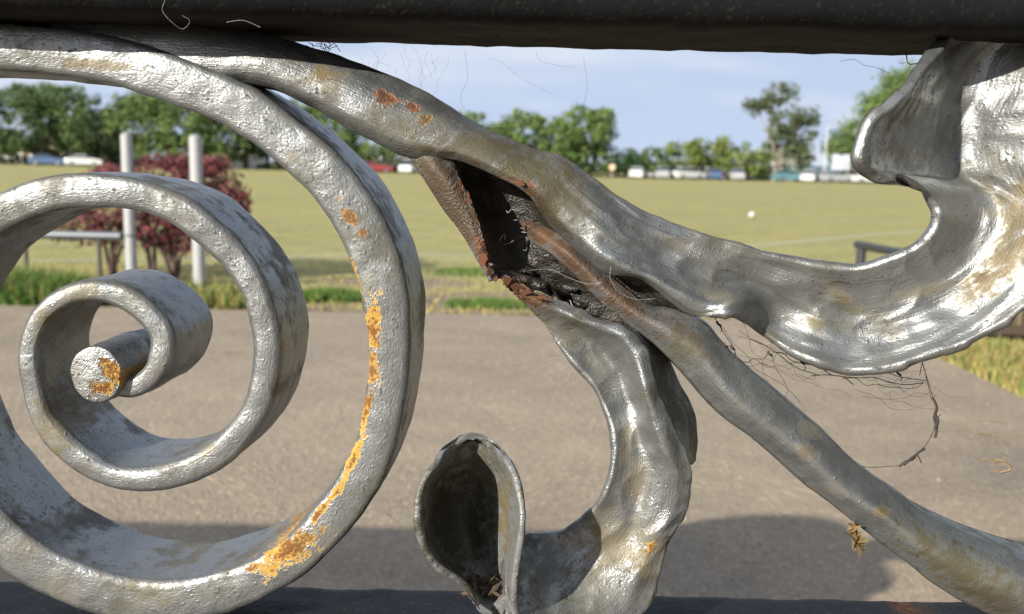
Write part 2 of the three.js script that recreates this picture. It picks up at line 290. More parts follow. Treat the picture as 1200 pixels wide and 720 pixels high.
// ---------------------------------------------------------------- the iron panel
const RAIL_Z0 = 0.034, RAIL_Z1 = -0.066, topY = P(200, 28, 0).y, botY = P(450, 682, RAIL_Z1).y;
const panel = thing('iron_fence_panel', 'weathered silver painted wrought iron scroll panel with torn rusty leaf between black rails', 'fence panel');
function rail(name, y0, y1, marksSeed, label, rough) {
  const nx = 420, xa = -0.74, xb = 1.1, ring = [], r = 0.013;
  const corner = (cy, cz, a0) => { for (let k = 0; k <= 5; k++) { const a = (a0 + k * 18) * DEG; ring.push([cy + Math.sin(a) * r, cz + Math.cos(a) * r]); } };
  const line = (a, b, n) => { for (let k = 1; k < n; k++) ring.push([mix(a[0], b[0], k / n), mix(a[1], b[1], k / n)]); };
  const zf = RAIL_Z0 - r, zb = RAIL_Z1 + r, yt = y1 - r, yb = y0 + r;
  corner(yt, zf, 0); line([y1, zf], [y1, zb], 14); corner(yt, zb, 90); line([yt, RAIL_Z1], [yb, RAIL_Z1], 8); corner(yb, zb, 180); line([y0, zb], [y0, zf], 16); corner(yb, zf, 270); line([yb, RAIL_Z0], [yt, RAIL_Z0], 8);
  const grid = []; for (let i = 0; i < nx; i++) { const x = mix(xa, xb, i / (nx - 1)); grid.push(ring.map(([y, z]) => ({ p: V(x, y, z), x: x * 1000, y: y * 1000, z }))); }
  const m = ringMesh(name, grid, panel, marksSeed, { base: [0.007, 0.0074, 0.0085], metal: 0, rough, spec: 0.35, pit: 0.5, dirt: -0.5, lump: 0.0008, tex: [2048, 256], bump: 0.0012 });
  tag(m, label); return m;
}
const rustX = P(1090, 700, -0.03).x * 1000;
rail('top_rail', topY, topY + 0.05, [['brown', -150, topY * 1000, 340, 3, 0, 0.12], ['brown', 160, topY * 1000, 260, 3, 0, 0.15]], 'black painted upper rail with a dusty brown underside', 0.85);
rail('bottom_rail', botY - 0.045, botY, [['brown', rustX, botY * 1000, 16, 60, 0, 0.5], ['rust', rustX - 4, botY * 1000, 6, 60, 0, 0.4]], 'black painted lower rail with a rust spot under the stem', 0.5);

{ // the big scroll: a tapering flat bar wound into a spiral
  const S = [[-150, 52, 52], [-80, 54, 53], [0, 55, 54], [66, 60, 56], [120, 68, 55], [165, 80, 57], [212, 97, 55], [263, 117, 54], [305, 142, 54], [346, 174, 55], [387, 213, 57], [412, 248, 58], [430, 281, 58], [443, 315, 58], [451, 350, 56], [455, 383, 51], [456, 413, 49], [454, 445, 48], [449, 476, 48], [440, 520, 48], [421, 564, 50], [393, 604, 49], [345, 654, 47], [298, 682, 48], [256, 697, 50], [215, 706, 51], [158, 707, 52], [91, 689, 51], [30, 659, 52], [-18, 618, 52], [-60, 570, 52], [-95, 500, 51], [-106, 430, 50], [-95, 355, 48], [-60, 295, 46], [-15, 258, 45], [45, 230, 42], [98, 223, 41], [150, 227, 38], [190, 238, 37], [219, 253, 37], [251, 280, 36], [277, 307, 35], [298, 341, 34], [310, 383, 34], [313, 416, 33], [304, 466, 33], [290, 494, 33], [257, 532, 33], [212, 555, 31], [164, 562, 29], [122, 556, 29], [74, 525, 31], [46, 488, 28], [34, 439, 27], [34, 402, 26], [50, 367, 25], [86, 344, 24], [123, 343, 26], [160, 359, 29], [186, 387, 30], [189, 413, 30], [178, 438, 28], [155, 454, 26], [128, 452, 22]];
  const f = splineSampler(S.map(([x, y, w]) => [x, y, 0, w])), nu = 1150, DEPTH = 0.049, SX = 0.05, grid = [];
  for (let i = 0; i < nu; i++) {
    const t = i / (nu - 1), [x, y, , w] = f(t), a = f(Math.max(0, t - 5e-4)), b = f(Math.min(1, t + 5e-4));
    const tx = b[0] - a[0], ty = b[1] - a[1], l = Math.hypot(tx, ty), nx = -ty / l, ny = tx / l;       // across the bar, in the plane of the scroll
    const wob = 1 + 0.05 * N3(t * 60, 2, 7), hw = w / 2 * wob, zf = 0.0015 * N3(t * 25, 9, 1), dep = DEPTH * (1 + 0.04 * N3(t * 40, 1, 1)), r = 0.0024, rp = Math.min(6, hw * 0.35), ring = [];
    const add = (o, z) => { const p = P(x + nx * o, y + ny * o, 0); p.x += SX * -(z - 0) ; p.z = z + zf; ring.push({ p, x: x + nx * o, y: y + ny * o }); };
    const crown = (o) => 0.0012 * (1 - (o / hw) ** 2);
    for (let k = 0; k <= 14; k++) { const o = mix(-hw + rp, hw - rp, k / 14); add(o, crown(o)); }
    for (const [c, z] of [[0.5, -0.13], [0.87, -0.5], [1, -1]]) add(hw - rp + rp * c, z * r);
    for (let k = 1; k <= 16; k++) add(hw, -mix(r, dep - r, k / 16));
    for (const [c, z] of [[0.87, 0.5], [0.5, 0.87]]) add(hw - rp + rp * c, -dep + r - z * r);
    for (let k = 0; k <= 6; k++) add(mix(hw - rp, -hw + rp, k / 6), -dep);
    for (const [c, z] of [[0.5, 0.87], [0.87, 0.5]]) add(-hw + rp - rp * c, -dep + r - z * r);
    for (let k = 0; k <= 15; k++) add(-hw, -mix(dep - r, r, k / 16));
    for (const [c, z] of [[1, -1], [0.87, -0.5], [0.5, -0.13]]) add(-hw + rp - rp * c, z * r);
    grid.push(ring);
  }
  const marks = [['ochre', 437, 380, 12, 42, 4], ['ochre', 436, 432, 10, 30, 0, 0.95], ['ochre', 428, 486, 5, 34, 14], ['ochre', 414, 536, 7, 34, 24], ['ochre', 385, 588, 5, 44, 38], ['ochre', 338, 646, 46, 19, -34], ['ochre', 300, 664, 16, 8, -20, 0.9], ['ochre', 410, 256, 14, 9, 55, 0.9], ['ochre', 425, 271, 7, 6, 0, 0.9], ['ochre', 417, 326, 5, 26, -14, 0.9], ['ochre', 398, 232, 6, 5, 0, 0.5],
    ['stain', 343, 183, 14, 10, 0, 0.6], ['stain', 115, 76, 60, 9, 5, 0.8], ['stain', 250, 60, 40, 14, 0, 0.4], ['stain', 425, 335, 18, 18, 0, 0.5], ['brown', 168, 106, 12, 6, 0, 0.6], ['stain', 60, 500, 26, 50, -20, 0.75], ['brown', 60, 470, 22, 30, 0, 0.5], ['brown', 97, 550, 20, 14, 40, 0.7], ['stain', 95, 345, 40, 16, -20, 0.65], ['stain', 55, 380, 20, 30, 20, 0.5], ['brown', 320, 455, 10, 18, 0, 0.75], ['stain', 180, 700, 60, 30, 0, 0.35], ['stain', 70, 690, 40, 25, 20, 0.4], ['brown', 205, 545, 24, 12, 0, 0.3], ['stain', 30, 645, 30, 24, 30, 0.35], ['brown', 40, 640, 30, 60, 60, 0.25], ['stain', 240, 530, 24, 10, -35, 0.6], ['brown', 185, 440, 20, 20, 0, 0.6], ['stain', 380, 640, 40, 30, -30, 0.35]];
  const sc = ringMesh('scroll', grid, panel, marks, { brush: 0.35, tex: [2048, 640], lump: 0.0005, pit: 1.1, dirt: 0.29, bump: 0.0005 });
  tag(sc, 'tapering spiral of silver painted bar with flaking yellow rust along its inner edge');
  // the rounded end it winds into
  const kn = [], c0 = P(119, 436, 0), R = 0.0121;
  for (let i = 0; i < 60; i++) {
    const t = i / 59, z = 0.006 - Math.max(0, t - 0.24) / 0.76 * 0.047, rr = t < 0.2 ? R * 0.94 * (t / 0.2) + 0.0002 : t < 0.28 ? R * (0.94 + 0.06 * Math.sin((t - 0.2) / 0.08 * Math.PI / 2)) : R * (1 + 0.05 * N3(t * 6, 1, 3)), zz = t < 0.24 ? 0.006 - 0.0012 * (t / 0.24) ** 4 : z - 0.0012, ring = [];
    for (let k = 0; k < 48; k++) { const a = -k / 48 * 2 * Math.PI, lx = Math.cos(a) * rr * (1 + 0.04 * N3(Math.cos(a) * 2, Math.sin(a) * 2, 4)), ly = Math.sin(a) * rr * 1.12; ring.push({ p: V(c0.x + lx - SX * 1.8 * zz, c0.y + ly, zz), x: 119 + lx * 2570, y: 436 - ly * 2570 }); }
    kn.push(ring);
  }
  tag(ringMesh('scroll_end', kn, sc, [['ochre', 138, 428, 11, 16, -20], ['ochre', 130, 452, 20, 11, -15], ['ochre', 146, 441, 9, 14, 10], ['ochre', 133, 420, 8, 5, 0], ['stain', 100, 436, 20, 30, 0, 0.3], ['brown', 160, 455, 14, 14, 0, 0.6]], { tex: [512, 256], pit: 0.6, dirt: 0.15, lump: 0.0005 }), 'round bar end with a flake of orange rust on its face');
}

// upper stem that opens into the large leaf and sweeps up to the rail on the right
const R = (p, th, k) => ({ p, th, k });
const leafRows = [
  R([[60, 14, -14], [60, 35, -4], [62, 55, -3], [64, 75, -4], [66, 90, -10]], 26, 0), R([[200, 20, -14], [200, 40, -4], [205, 62, -2], [210, 85, -3], [205, 104, -10]], 26, 0),
  R([[300, 38, -14], [300, 52, -4], [300, 70, 0], [300, 88, -1], [297, 98, -7]], 26, 0), R([[372, 58, -12], [370, 74, -3], [365, 94, 1], [361, 113, 0], [357, 122, -7]], 26, 0),
  R([[450, 87, -12], [443, 102, -3], [435, 124, 2], [425, 147, 1], [419, 157, -7]], 24, 0), R([[512, 116, -12], [503, 129, -3], [493, 148, 2], [484, 170, 2], [479, 184, -6]], 20, 0),
  R([[560, 145, -14], [555, 153, -4], [547, 167, 2], [538, 180, 3], [531, 187, -3]], 10, 0.2), R([[625, 173, -14], [617, 181, -5], [602, 191, 2], [589, 200, 5], [579, 205, 0]], 6, 0.4),
  R([[658, 181, -12], [652, 195, -3], [642, 212, 4], [630, 226, 7], [619, 229, 2]], 5, 0.7), R([[690, 204, -10], [680, 218, -1], [665, 236, 5], [649, 251, 4], [639, 259, -6]], 5, 0.8),
  R([[722, 226, -9], [711, 240, -1], [694, 262, 7], [679, 281, 6], [669, 288, -5]], 5, 0.9), R([[757, 248, -7], [748, 266, -1], [731, 289, 7], [715, 309, 10], [707, 319, 0]], 5), R([[800, 265, -7], [793, 285, -3], [779, 308, 1], [763, 327, 10], [753, 330, 1]], 5),
  R([[845, 281, -5], [841, 303, -4], [834, 330, -3], [824, 358, 11], [810, 370, 6]], 5), R([[885, 294, -4], [882, 315, -6], [877, 335, -9], [867, 352, 7], [861, 368, 12]], 5), R([[925, 305, -3], [920, 330, -6], [913, 355, -14], [903, 377, -14], [893, 388, -10]], 5),
  R([[965, 314, 0], [960, 345, -8], [955, 372, -10], [948, 400, -6], [941, 416, 0]], 5), R([[1008, 317, 5], [1008, 350, -6], [1006, 385, -8], [1003, 415, -1], [998, 432, 5]], 5), R([[1052, 305, 10], [1062, 335, -2], [1068, 370, -3], [1068, 405, 5], [1062, 423, 11]], 5),
  R([[1088, 285, 14], [1112, 308, 2], [1132, 340, 3], [1142, 375, 11], [1140, 396, 16]], 5), R([[1104, 256, 16], [1140, 270, 2], [1175, 300, 9], [1200, 335, 18], [1205, 357, 22]], 5), R([[1093, 230, 16], [1145, 232, -2], [1200, 245, 9], [1245, 270, 22], [1265, 290, 27]], 5),
  R([[1056, 203, 36], [1090, 210, 12], [1125, 212, -8], [1190, 215, 5], [1270, 225, 26]], 5), R([[1028, 200, 50], [1072, 203, 18], [1116, 200, -9], [1187, 198, 5], [1275, 200, 26]], 5), R([[1013, 191, 57], [1064, 190, 22], [1112, 186, -10], [1185, 180, 4], [1280, 175, 26]], 5), R([[1014, 172, 58], [1066, 172, 23], [1113, 168, -10], [1186, 160, 4], [1282, 152, 26]], 5), R([[1026, 144, 57], [1072, 150, 22], [1116, 146, -10], [1188, 140, 4], [1285, 130, 26]], 5),
  R([[1044, 130, 54], [1080, 134, 21], [1118, 130, -10], [1189, 122, 4], [1287, 110, 25]], 5), R([[1066, 110, 48], [1092, 115, 18], [1120, 112, -9], [1190, 104, 3], [1290, 90, 24]], 5), R([[1082, 84, 36], [1104, 84, 13], [1126, 78, -7], [1192, 66, 1], [1290, 55, 18]], 5), R([[1104, 58, 15], [1114, 56, 4], [1132, 50, -3], [1195, 44, -2], [1290, 35, 6]], 6), R([[1112, 44, 8], [1122, 42, 2], [1140, 38, -3], [1198, 32, -2], [1290, 20, 5]], 6)];
tag(sheet('large_leaf', leafRows, panel, [
  ['rust', 453, 115, 21, 10, 5], ['rust', 484, 126, 9, 7, 0], ['ochre', 497, 141, 10, 8, 0, 0.9], ['rust', 601, 207, 24, 9, 20], ['rust', 622, 221, 10, 12, 0], ['ochre', 376, 88, 10, 7, 0, 0.6], ['rust', 517, 150, 6, 5, 0, 0.5],
  ['stain', 378, 90, 34, 22, 10, 0.6], ['olive', 470, 150, 70, 34, 25, 0.85], ['olive', 560, 180, 90, 34, 22, 1], ['olive', 640, 205, 70, 40, 40, 0.95], ['brown', 530, 178, 40, 18, 20, 0.7], ['umber', 648, 252, 40, 18, 45, 0.9], ['brown', 632, 240, 34, 30, 45, 0.8], ['brown', 690, 236, 26, 10, 10, 0.55], ['grimeOrShade', 645, 262, 40, 16, 45, 0.6],
  ['olive', 668, 238, 50, 44, 40, 0.9], ['olive', 590, 175, 70, 30, 22, 0.8], ['olive', 250, 50, 120, 26, 8, 0.35], ['stain', 110, 62, 50, 10, 0, 0.6], ['stain', 840, 345, 40, 12, 20, 0.5], ['stain', 985, 345, 36, 12, 30, 0.75], ['stain', 955, 375, 18, 14, 0, 0.6], ['stain', 1085, 340, 60, 10, -15, 0.6], ['stain', 1180, 300, 60, 28, -50, 1], ['stain', 1150, 335, 46, 20, -25, 1], ['stain', 1195, 250, 44, 44, -60, 0.95], ['umber', 1152, 325, 18, 8, -30, 0.7], ['olive', 1190, 270, 40, 14, -60, 0.7], ['olive', 1070, 160, 60, 60, 15, 0.45], ['olive', 905, 392, 16, 12, 30, 0.8], ['olive', 780, 290, 40, 12, 30, 0.35], ['stain', 790, 285, 40, 9, 25, 0.5]],
{ crumple: (x, y, u, v) => smooth(620, 720, x) * (2.4 * (0.35 - Math.abs(N3(u * 26, v * 3.2, 4))) + 1.6 * (0.3 - Math.abs(N3(u * 14 + 3, v * 6, 9))) + 1.0 * smooth(0.72, 1, v) * N3(u * 30, 2, 6)), ragged: (u, v) => (u > 0.45 && v > 0.8 ? (v - 0.8) * 11 * (N3(u * 38, 1, 3) + 0.4 * N3(u * 90, 4, 3)) : 0), brush: 1, nu: 560, nf: 48, across: 11, tex: [2048, 512], pit: 0.7, dirt: 0.27, lump: 0.0006, bump: 0.0006 }), 'silver leaf blade that sweeps and curls up to the upper rail');

tag(sheet('torn_lip', [
  R([[458, 150, -16], [488, 150, -12], [520, 165, -16]], 5), R([[474, 177, -9], [500, 178, -3], [530, 184, -8]], 5), R([[487, 196, -8], [509, 195, 0], [536, 198, -6]], 5), R([[498, 212, -7], [519, 209, 1], [541, 212, -4]], 5), R([[513, 235, -8], [531, 232, 0], [551, 232, -3]], 4), R([[529, 257, -8], [544, 254, -1], [560, 254, -3]], 4),
  R([[543, 278, -8], [555, 276, -2], [566, 277, -3]], 4), R([[555, 297, -8], [564, 296, -3], [572, 297, -4]], 4), R([[564, 315, -8], [571, 313, -4], [578, 313, -5]], 4), R([[570, 325, -7], [574, 324, -5], [579, 321, -6]], 3), R([[575, 330, -6], [576, 330, -5], [577, 329, -6]], 1.5)],
  panel, [['olive', 505, 200, 40, 40, 0, 0.9], ['umber', 540, 265, 70, 44, 60, 1], ['brown', 520, 225, 40, 40, 0, 0.5], ['rust', 536, 218, 10, 12, 0], ['rust', 549, 226, 5, 24, -30], ['rust', 563, 262, 4, 34, -28], ['olive', 530, 240, 60, 40, 60, 0.8], ['rust', 568, 300, 8, 24, -20, 0.9], ['brown', 510, 215, 40, 50, 0, 0.9]], { nu: 110, nf: 24, tex: [512, 256], dirt: 0.4, lump: 0.0006, ragged: (u, v) => (v > 0.7 ? (v - 0.7) * 18 * N3(u * 26, v * 4, 1) : 0) }), 'rusty torn edge of the split stem');

tag(sheet('hollow', [  // cavity shade is painted in near black, over dirty rust
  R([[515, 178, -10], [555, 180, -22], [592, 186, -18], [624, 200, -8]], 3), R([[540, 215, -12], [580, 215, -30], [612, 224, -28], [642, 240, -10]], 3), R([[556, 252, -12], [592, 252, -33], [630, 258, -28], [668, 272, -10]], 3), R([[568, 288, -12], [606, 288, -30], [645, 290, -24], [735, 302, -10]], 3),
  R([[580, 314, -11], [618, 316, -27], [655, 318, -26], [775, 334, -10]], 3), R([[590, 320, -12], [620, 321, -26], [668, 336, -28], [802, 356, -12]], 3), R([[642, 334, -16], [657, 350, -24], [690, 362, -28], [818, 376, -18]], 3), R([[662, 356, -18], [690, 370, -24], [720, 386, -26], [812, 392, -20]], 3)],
  panel, [['brown', 640, 290, 200, 200, 0, 1], ['grimeOrShade', 590, 260, 90, 110, 0, 1], ['grimeOrShade', 690, 340, 90, 60, 30, 1], ['grimeOrShade', 640, 280, 160, 160, 0, 0.9], ['grimeOrShade', 760, 350, 90, 60, 0, 1], ['grimeOrShade', 600, 220, 90, 70, 0, 0.9], ['rust', 625, 270, 16, 8, 30, 0.4], ['rust', 570, 290, 8, 24, -20, 0.6]],
  { nu: 120, nf: 50, tex: [512, 512], dirt: 0.7, pit: 1.2, metal: 0.2, lump: 0.0018, bump: 0.0014, ragged: (u, v) => (u > 0.55 ? 5 * N3(u * 20, v * 22, 3) : 0) }), 'inside of the split stem, dirty rust with its deep shade painted near black');

{ // curled flakes of rusted sheet along the tear
  const rnd = random(88), rustM = [[0.075, 0.026, 0.012], [0.045, 0.018, 0.010], [0.115, 0.042, 0.017]].map((c) => mat(...c, { roughness: 0.9 }));
  for (const [x, y, z, w, h, turn] of [[566, 304, -4, 9, 16, -20], [573, 318, -5, 6, 12, -10], [594, 330, -5, 9, 10, 35], [604, 337, -4, 10, 7, 30], [617, 343, -2, 11, 6, 25], [549, 232, -2, 4, 15, -28], [556, 250, -2, 4, 13, -25], [610, 214, 5, 10, 5, 25], [632, 349, 0, 9, 4, 18], [582, 326, -8, 5, 8, 20]]) {
    const sh = new THREE.Shape(), n = 11; for (let i = 0; i < n; i++) { const a = i / n * 2 * Math.PI, k = (0.6 + 0.6 * rnd()) * 0.00039 * 0.5; const px = Math.cos(a) * w * k * 1.2, py = Math.sin(a) * h * k * 1.2; i ? sh.lineTo(px, py) : sh.moveTo(px, py); } sh.closePath();
    const f = mesh('rust_flake', new THREE.ExtrudeGeometry(sh, { depth: 0.0008, bevelEnabled: false }), rustM[Math.floor(rnd() * 3)], panel); f.position.copy(P(x, y, (z + 2) / 1000)); f.rotation.set((rnd() - 0.5) * 0.9, (rnd() - 0.5) * 0.9, -turn * DEG * 0.3);
  }
}
tag(sheet('stem', [
  R([[612, 250, -40], [607, 257, -35], [600, 264, -40]], 6, 0.2), R([[645, 265, -27], [637, 276, -20], [626, 285, -27]], 10, 0.1), R([[672, 283, -16], [661, 293, -9], [649, 301, -16]], 12, 0), R([[692, 304, -13], [683, 313, -7], [672, 320, -13]], 14, 0), R([[727, 335, -13], [717, 346, -6], [706, 354, -12]], 16, 0), R([[762, 360, -13], [752, 371, -5], [736, 380, -11]], 18, 0), R([[796, 366, -13], [785, 388, -3], [768, 405, -10]], 18, 0),
  R([[828, 380, -13], [818, 410, -2], [800, 436, -10]], 18, 0), R([[855, 411, -12], [840, 440, -1], [822, 462, -9]], 18, 0), R([[890, 443, -11], [868, 470, 0], [848, 487, -8]], 18, 0), R([[930, 477, -10], [906, 501, 0], [881, 513, -8]], 18, 0), R([[962, 503, -10], [941, 527, 1], [916, 543, -7]], 18, 0), R([[995, 536, -10], [974, 558, 1], [948, 571, -7]], 18, 0),
  R([[1015, 553, -10], [998, 580, 2], [976, 592, -6]], 18, 0), R([[1053, 580, -12], [1036, 600, 2], [1042, 612, 3], [1024, 630, -6]], 18, 0), R([[1087, 603, -14], [1078, 622, 1], [1076, 640, 4], [1060, 658, -6]], 18, 0), R([[1133, 625, -16], [1128, 645, 1], [1124, 670, 5], [1110, 695, -6]], 18, 0), R([[1200, 648, -18], [1197, 668, 1], [1192, 700, 6], [1180, 728, -6]], 18, 0), R([[1300, 678, -18], [1297, 698, 1], [1292, 730, 6], [1284, 752, -6]], 18, 0)],
  panel, [['brown', 620, 255, 60, 40, 40, 1], ['stain', 650, 280, 30, 10, 35, 0.5], ['grimeOrShade', 615, 260, 24, 20, 0, 0.9], ['umber', 670, 305, 90, 26, 42, 1], ['umber', 735, 358, 60, 22, 42, 0.85], ['brown', 700, 330, 60, 18, 42, 0.5], ['brown', 800, 392, 50, 24, 45, 0.9], ['olive', 800, 410, 40, 34, 45, 0.8], ['brown', 843, 431, 7, 6, 0, 0.9], ['stain', 945, 530, 20, 12, 20, 0.8], ['stain', 948, 505, 22, 12, 45, 0.6], ['stain', 1036, 600, 14, 10, 10, 1], ['olive', 1120, 665, 90, 44, 30, 1], ['olive', 1160, 695, 90, 40, 25, 0.8], ['brown', 1165, 705, 60, 20, 25, 0.5], ['olive', 1070, 625, 40, 20, 35, 0.6], ['stain', 980, 575, 20, 8, 30, 0.5]],
  { brush: 0.8, nu: 360, nf: 34, tex: [2048, 256], pit: 0.6, dirt: 0.22, lump: 0.0005, bump: 0.0006 }), 'plain tapering stem running down to the lower rail');

const droop = tag(sheet('drooping_leaf', [
  R([[589, 326, -9], [590, 325, -8], [592, 324, -9]], 2), R([[596, 337, -8], [601, 333, -5], [606, 329, -8]], 4), R([[606, 348, -8], [612, 342, -2], [620, 338, -7]], 4), R([[626, 368, -8], [640, 359, 1], [654, 350, -6]], 4), R([[648, 395, -8], [668, 383, -5], [680, 376, 2], [692, 368, -2]], 4), R([[672, 422, -6], [700, 404, -9], [724, 392, 4], [737, 386, 1]], 4),
  R([[695, 447, -4], [722, 432, -11], [746, 420, 6], [759, 414, 3]], 4), R([[713, 480, -2], [735, 468, -8], [756, 460, 8], [770, 455, 4]], 4), R([[722, 510, 0], [746, 502, -4], [770, 500, 8], [788, 497, 4]], 4), R([[720, 547, 2], [752, 546, -2], [785, 546, 6], [810, 546, 2]], 4),
  R([[708, 583, 1], [748, 592, -2], [782, 596, 4], [807, 594, 0]], 4), R([[690, 603, -3], [735, 635, -2], [765, 638, 3], [785, 634, 0]], 5), R([[665, 622, -6], [705, 665, 0], [745, 678, 5], [772, 678, 1]], 5), R([[640, 626, -7], [672, 688, 4], [715, 712, 9], [757, 716, 5]], 5), R([[618, 626, -5], [640, 700, 12], [680, 735, 16], [720, 744, 12]], 6), R([[602, 640, 2], [612, 708, 22], [630, 740, 26], [655, 760, 22]], 6), R([[592, 660, 8], [592, 714, 26], [598, 740, 30], [610, 762, 28]], 6)],
  panel, [['rust', 600, 334, 18, 10, 40], ['rust', 628, 348, 20, 9, 20], ['umber', 622, 352, 40, 22, 30, 0.95], ['olive', 660, 385, 50, 30, 40, 0.7], ['grimeOrShade', 700, 380, 30, 10, 25, 0.3], ['stain', 700, 430, 40, 20, 50, 0.35], ['stain', 745, 560, 20, 40, 10, 0.7], ['stain', 720, 640, 50, 50, 0, 0.8], ['olive', 700, 690, 60, 40, 0, 0.7], ['stain', 765, 650, 24, 40, 0, 0.6], ['ochre', 763, 642, 7, 9, 0], ['stain', 735, 520, 14, 34, 0, 0.6], ['brown', 600, 690, 20, 30, 0, 0.7], ['olive', 640, 660, 40, 40, 0, 0.5]],
  { crumple: (x, y, u, v) => smooth(0.1, 0.25, u) * (2.2 * (0.35 - Math.abs(N3(u * 11, v * 3.5, 14))) + 2.6 * smooth(0.7, 1, v) * N3(u * 26, 3, 5)), brush: 0.7, nu: 280, nf: 48, across: 11, tex: [1024, 512], pit: 0.75, dirt: 0.3, lump: 0.0009, bump: 0.0007, ragged: (u, v) => (u < 0.12 ? 3.5 * N3(u * 130, v * 9, 3) * (1 - u / 0.12) : v > 0.8 ? (v - 0.8) * 26 * N3(u * 34, 7, 3) : 0) }), 'narrow leaf that droops below the tear and turns forward');
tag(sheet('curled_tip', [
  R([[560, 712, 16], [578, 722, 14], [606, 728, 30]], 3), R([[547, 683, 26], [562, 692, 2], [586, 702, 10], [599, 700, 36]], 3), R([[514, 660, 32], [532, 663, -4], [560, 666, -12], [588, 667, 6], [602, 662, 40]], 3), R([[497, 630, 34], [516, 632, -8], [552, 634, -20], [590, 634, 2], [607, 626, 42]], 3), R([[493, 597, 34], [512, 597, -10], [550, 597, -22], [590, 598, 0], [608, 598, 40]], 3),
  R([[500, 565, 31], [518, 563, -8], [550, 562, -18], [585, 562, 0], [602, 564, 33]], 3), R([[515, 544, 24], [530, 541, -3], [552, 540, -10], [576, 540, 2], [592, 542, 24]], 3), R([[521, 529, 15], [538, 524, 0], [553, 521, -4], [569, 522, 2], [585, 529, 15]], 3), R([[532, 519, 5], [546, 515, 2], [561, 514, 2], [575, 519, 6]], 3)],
  droop, [['olive', 540, 600, 90, 110, 0, 1], ['grimeOrShade', 535, 620, 50, 70, 0, 0.7], ['stain', 592, 600, 10, 60, 0, 0.8], ['brown', 570, 690, 30, 20, 0, 0.8]], { nu: 130, nf: 44, tex: [512, 512], dirt: 0.3, lump: 0.0006, metal: 0.45 }), 'cupped leaf tip, dark and dirty inside');
tag(sheet('leaf_back_fold', [
  R([[738, 384, -4], [746, 388, -10], [752, 392, -18]], 3), R([[752, 412, -2], [762, 412, -12], [776, 408, -24]], 3), R([[766, 452, 0], [780, 450, -14], [796, 446, -30]], 3), R([[782, 488, 0], [800, 486, -14], [815, 484, -32]], 3), R([[796, 516, 0], [808, 514, -14], [818, 514, -32]], 3), R([[806, 544, 0], [812, 545, -10], [816, 540, -20]], 3)],
  droop, [['olive', 785, 460, 60, 90, 0, 0.5]], { nu: 80, nf: 20, nb: 10, tex: [256, 128], dirt: 0.5 }), 'dark turned back edge of the drooping leaf');
console.log('panel built');

// ---------------------------------------------------------------- wall and pier added out of view, made up to shade the path
{
  const stone = new THREE.MeshStandardMaterial({ color: new THREE.Color().setRGB(0.34, 0.31, 0.27), roughness: 0.92, bumpMap: turfBump, bumpScale: 0.004 });
  const pier = thing('added_pier', 'added masonry pier with a rounded top, out of view, to shade the path', 'pier', [-0.99, 0, -0.03]), arch = new THREE.Shape();
  arch.moveTo(-0.29, 0); arch.lineTo(0.29, 0); for (let i = 0; i <= 16; i++) { const a = i / 16 * Math.PI; arch.lineTo(Math.cos(a) * 0.29, Math.sin(a) * 0.11); }
  mesh('shaft', new RoundedBoxGeometry(0.56, 1.05, 0.3, 3, 0.012).translate(0, 0.525, 0), stone, pier);
  mesh('cap', new THREE.ExtrudeGeometry(arch, { depth: 0.3, bevelEnabled: true, bevelSize: 0.008, bevelThickness: 0.01, bevelSegments: 2 }).translate(0, 1.06, -0.15), stone, pier);
  const wall = thing('added_wall', 'low rendered wall with flat coping, added out of view to shade the path', 'wall', [-2.49, 0, -0.03]);
  mesh('wall_face', new RoundedBoxGeometry(2.4, 1.03, 0.2, 2, 0.01).translate(0, 0.515, 0), stone, wall);
  mesh('coping', new RoundedBoxGeometry(2.42, 0.06, 0.28, 2, 0.012).translate(0, 1.065, 0), stone, wall);
}

// ---------------------------------------------------------------- hedges added unseen behind and right of the viewer, to darken the shaded iron
function addedHedge(label, x0, z0, x1, z1, h, seed) {
  const rnd = random(seed), dx = x1 - x0, dz = z1 - z0, l = Math.hypot(dx, dz), t = thing('added_hedge', label, 'hedge', [(x0 + x1) / 2, 0, (z0 + z1) / 2]);
  mesh('foliage', leaves(Math.round(l * h * 330), 0.17, () => { const k = rnd() - 0.5, o = (rnd() - 0.5) * 1.0, top = h * (1 + 0.08 * N3(k * l, seed, 1)); return V(dx * k - dz / l * o, Math.sqrt(rnd()) * top * 0.999, dz * k + dx / l * o); }, () => { const q = rnd(); return [0.03 + 0.045 * q, 0.055 + 0.06 * q, 0.02 + 0.02 * q]; }, rnd), leafMat(), t);
  const stems = []; for (let i = 0; i < l / 0.5; i++) { const k = (i + 0.5) / (l / 0.5) - 0.5; stems.push(tube(V(dx * k, -0.05, dz * k), V(dx * k + (rnd() - 0.5) * 0.2, h * 0.8, dz * k + (rnd() - 0.5) * 0.2), 0.035, 0.012, 6)); }
  mesh('stems', mergeGeometries(stems), mat(0.07, 0.05, 0.04), t);
}
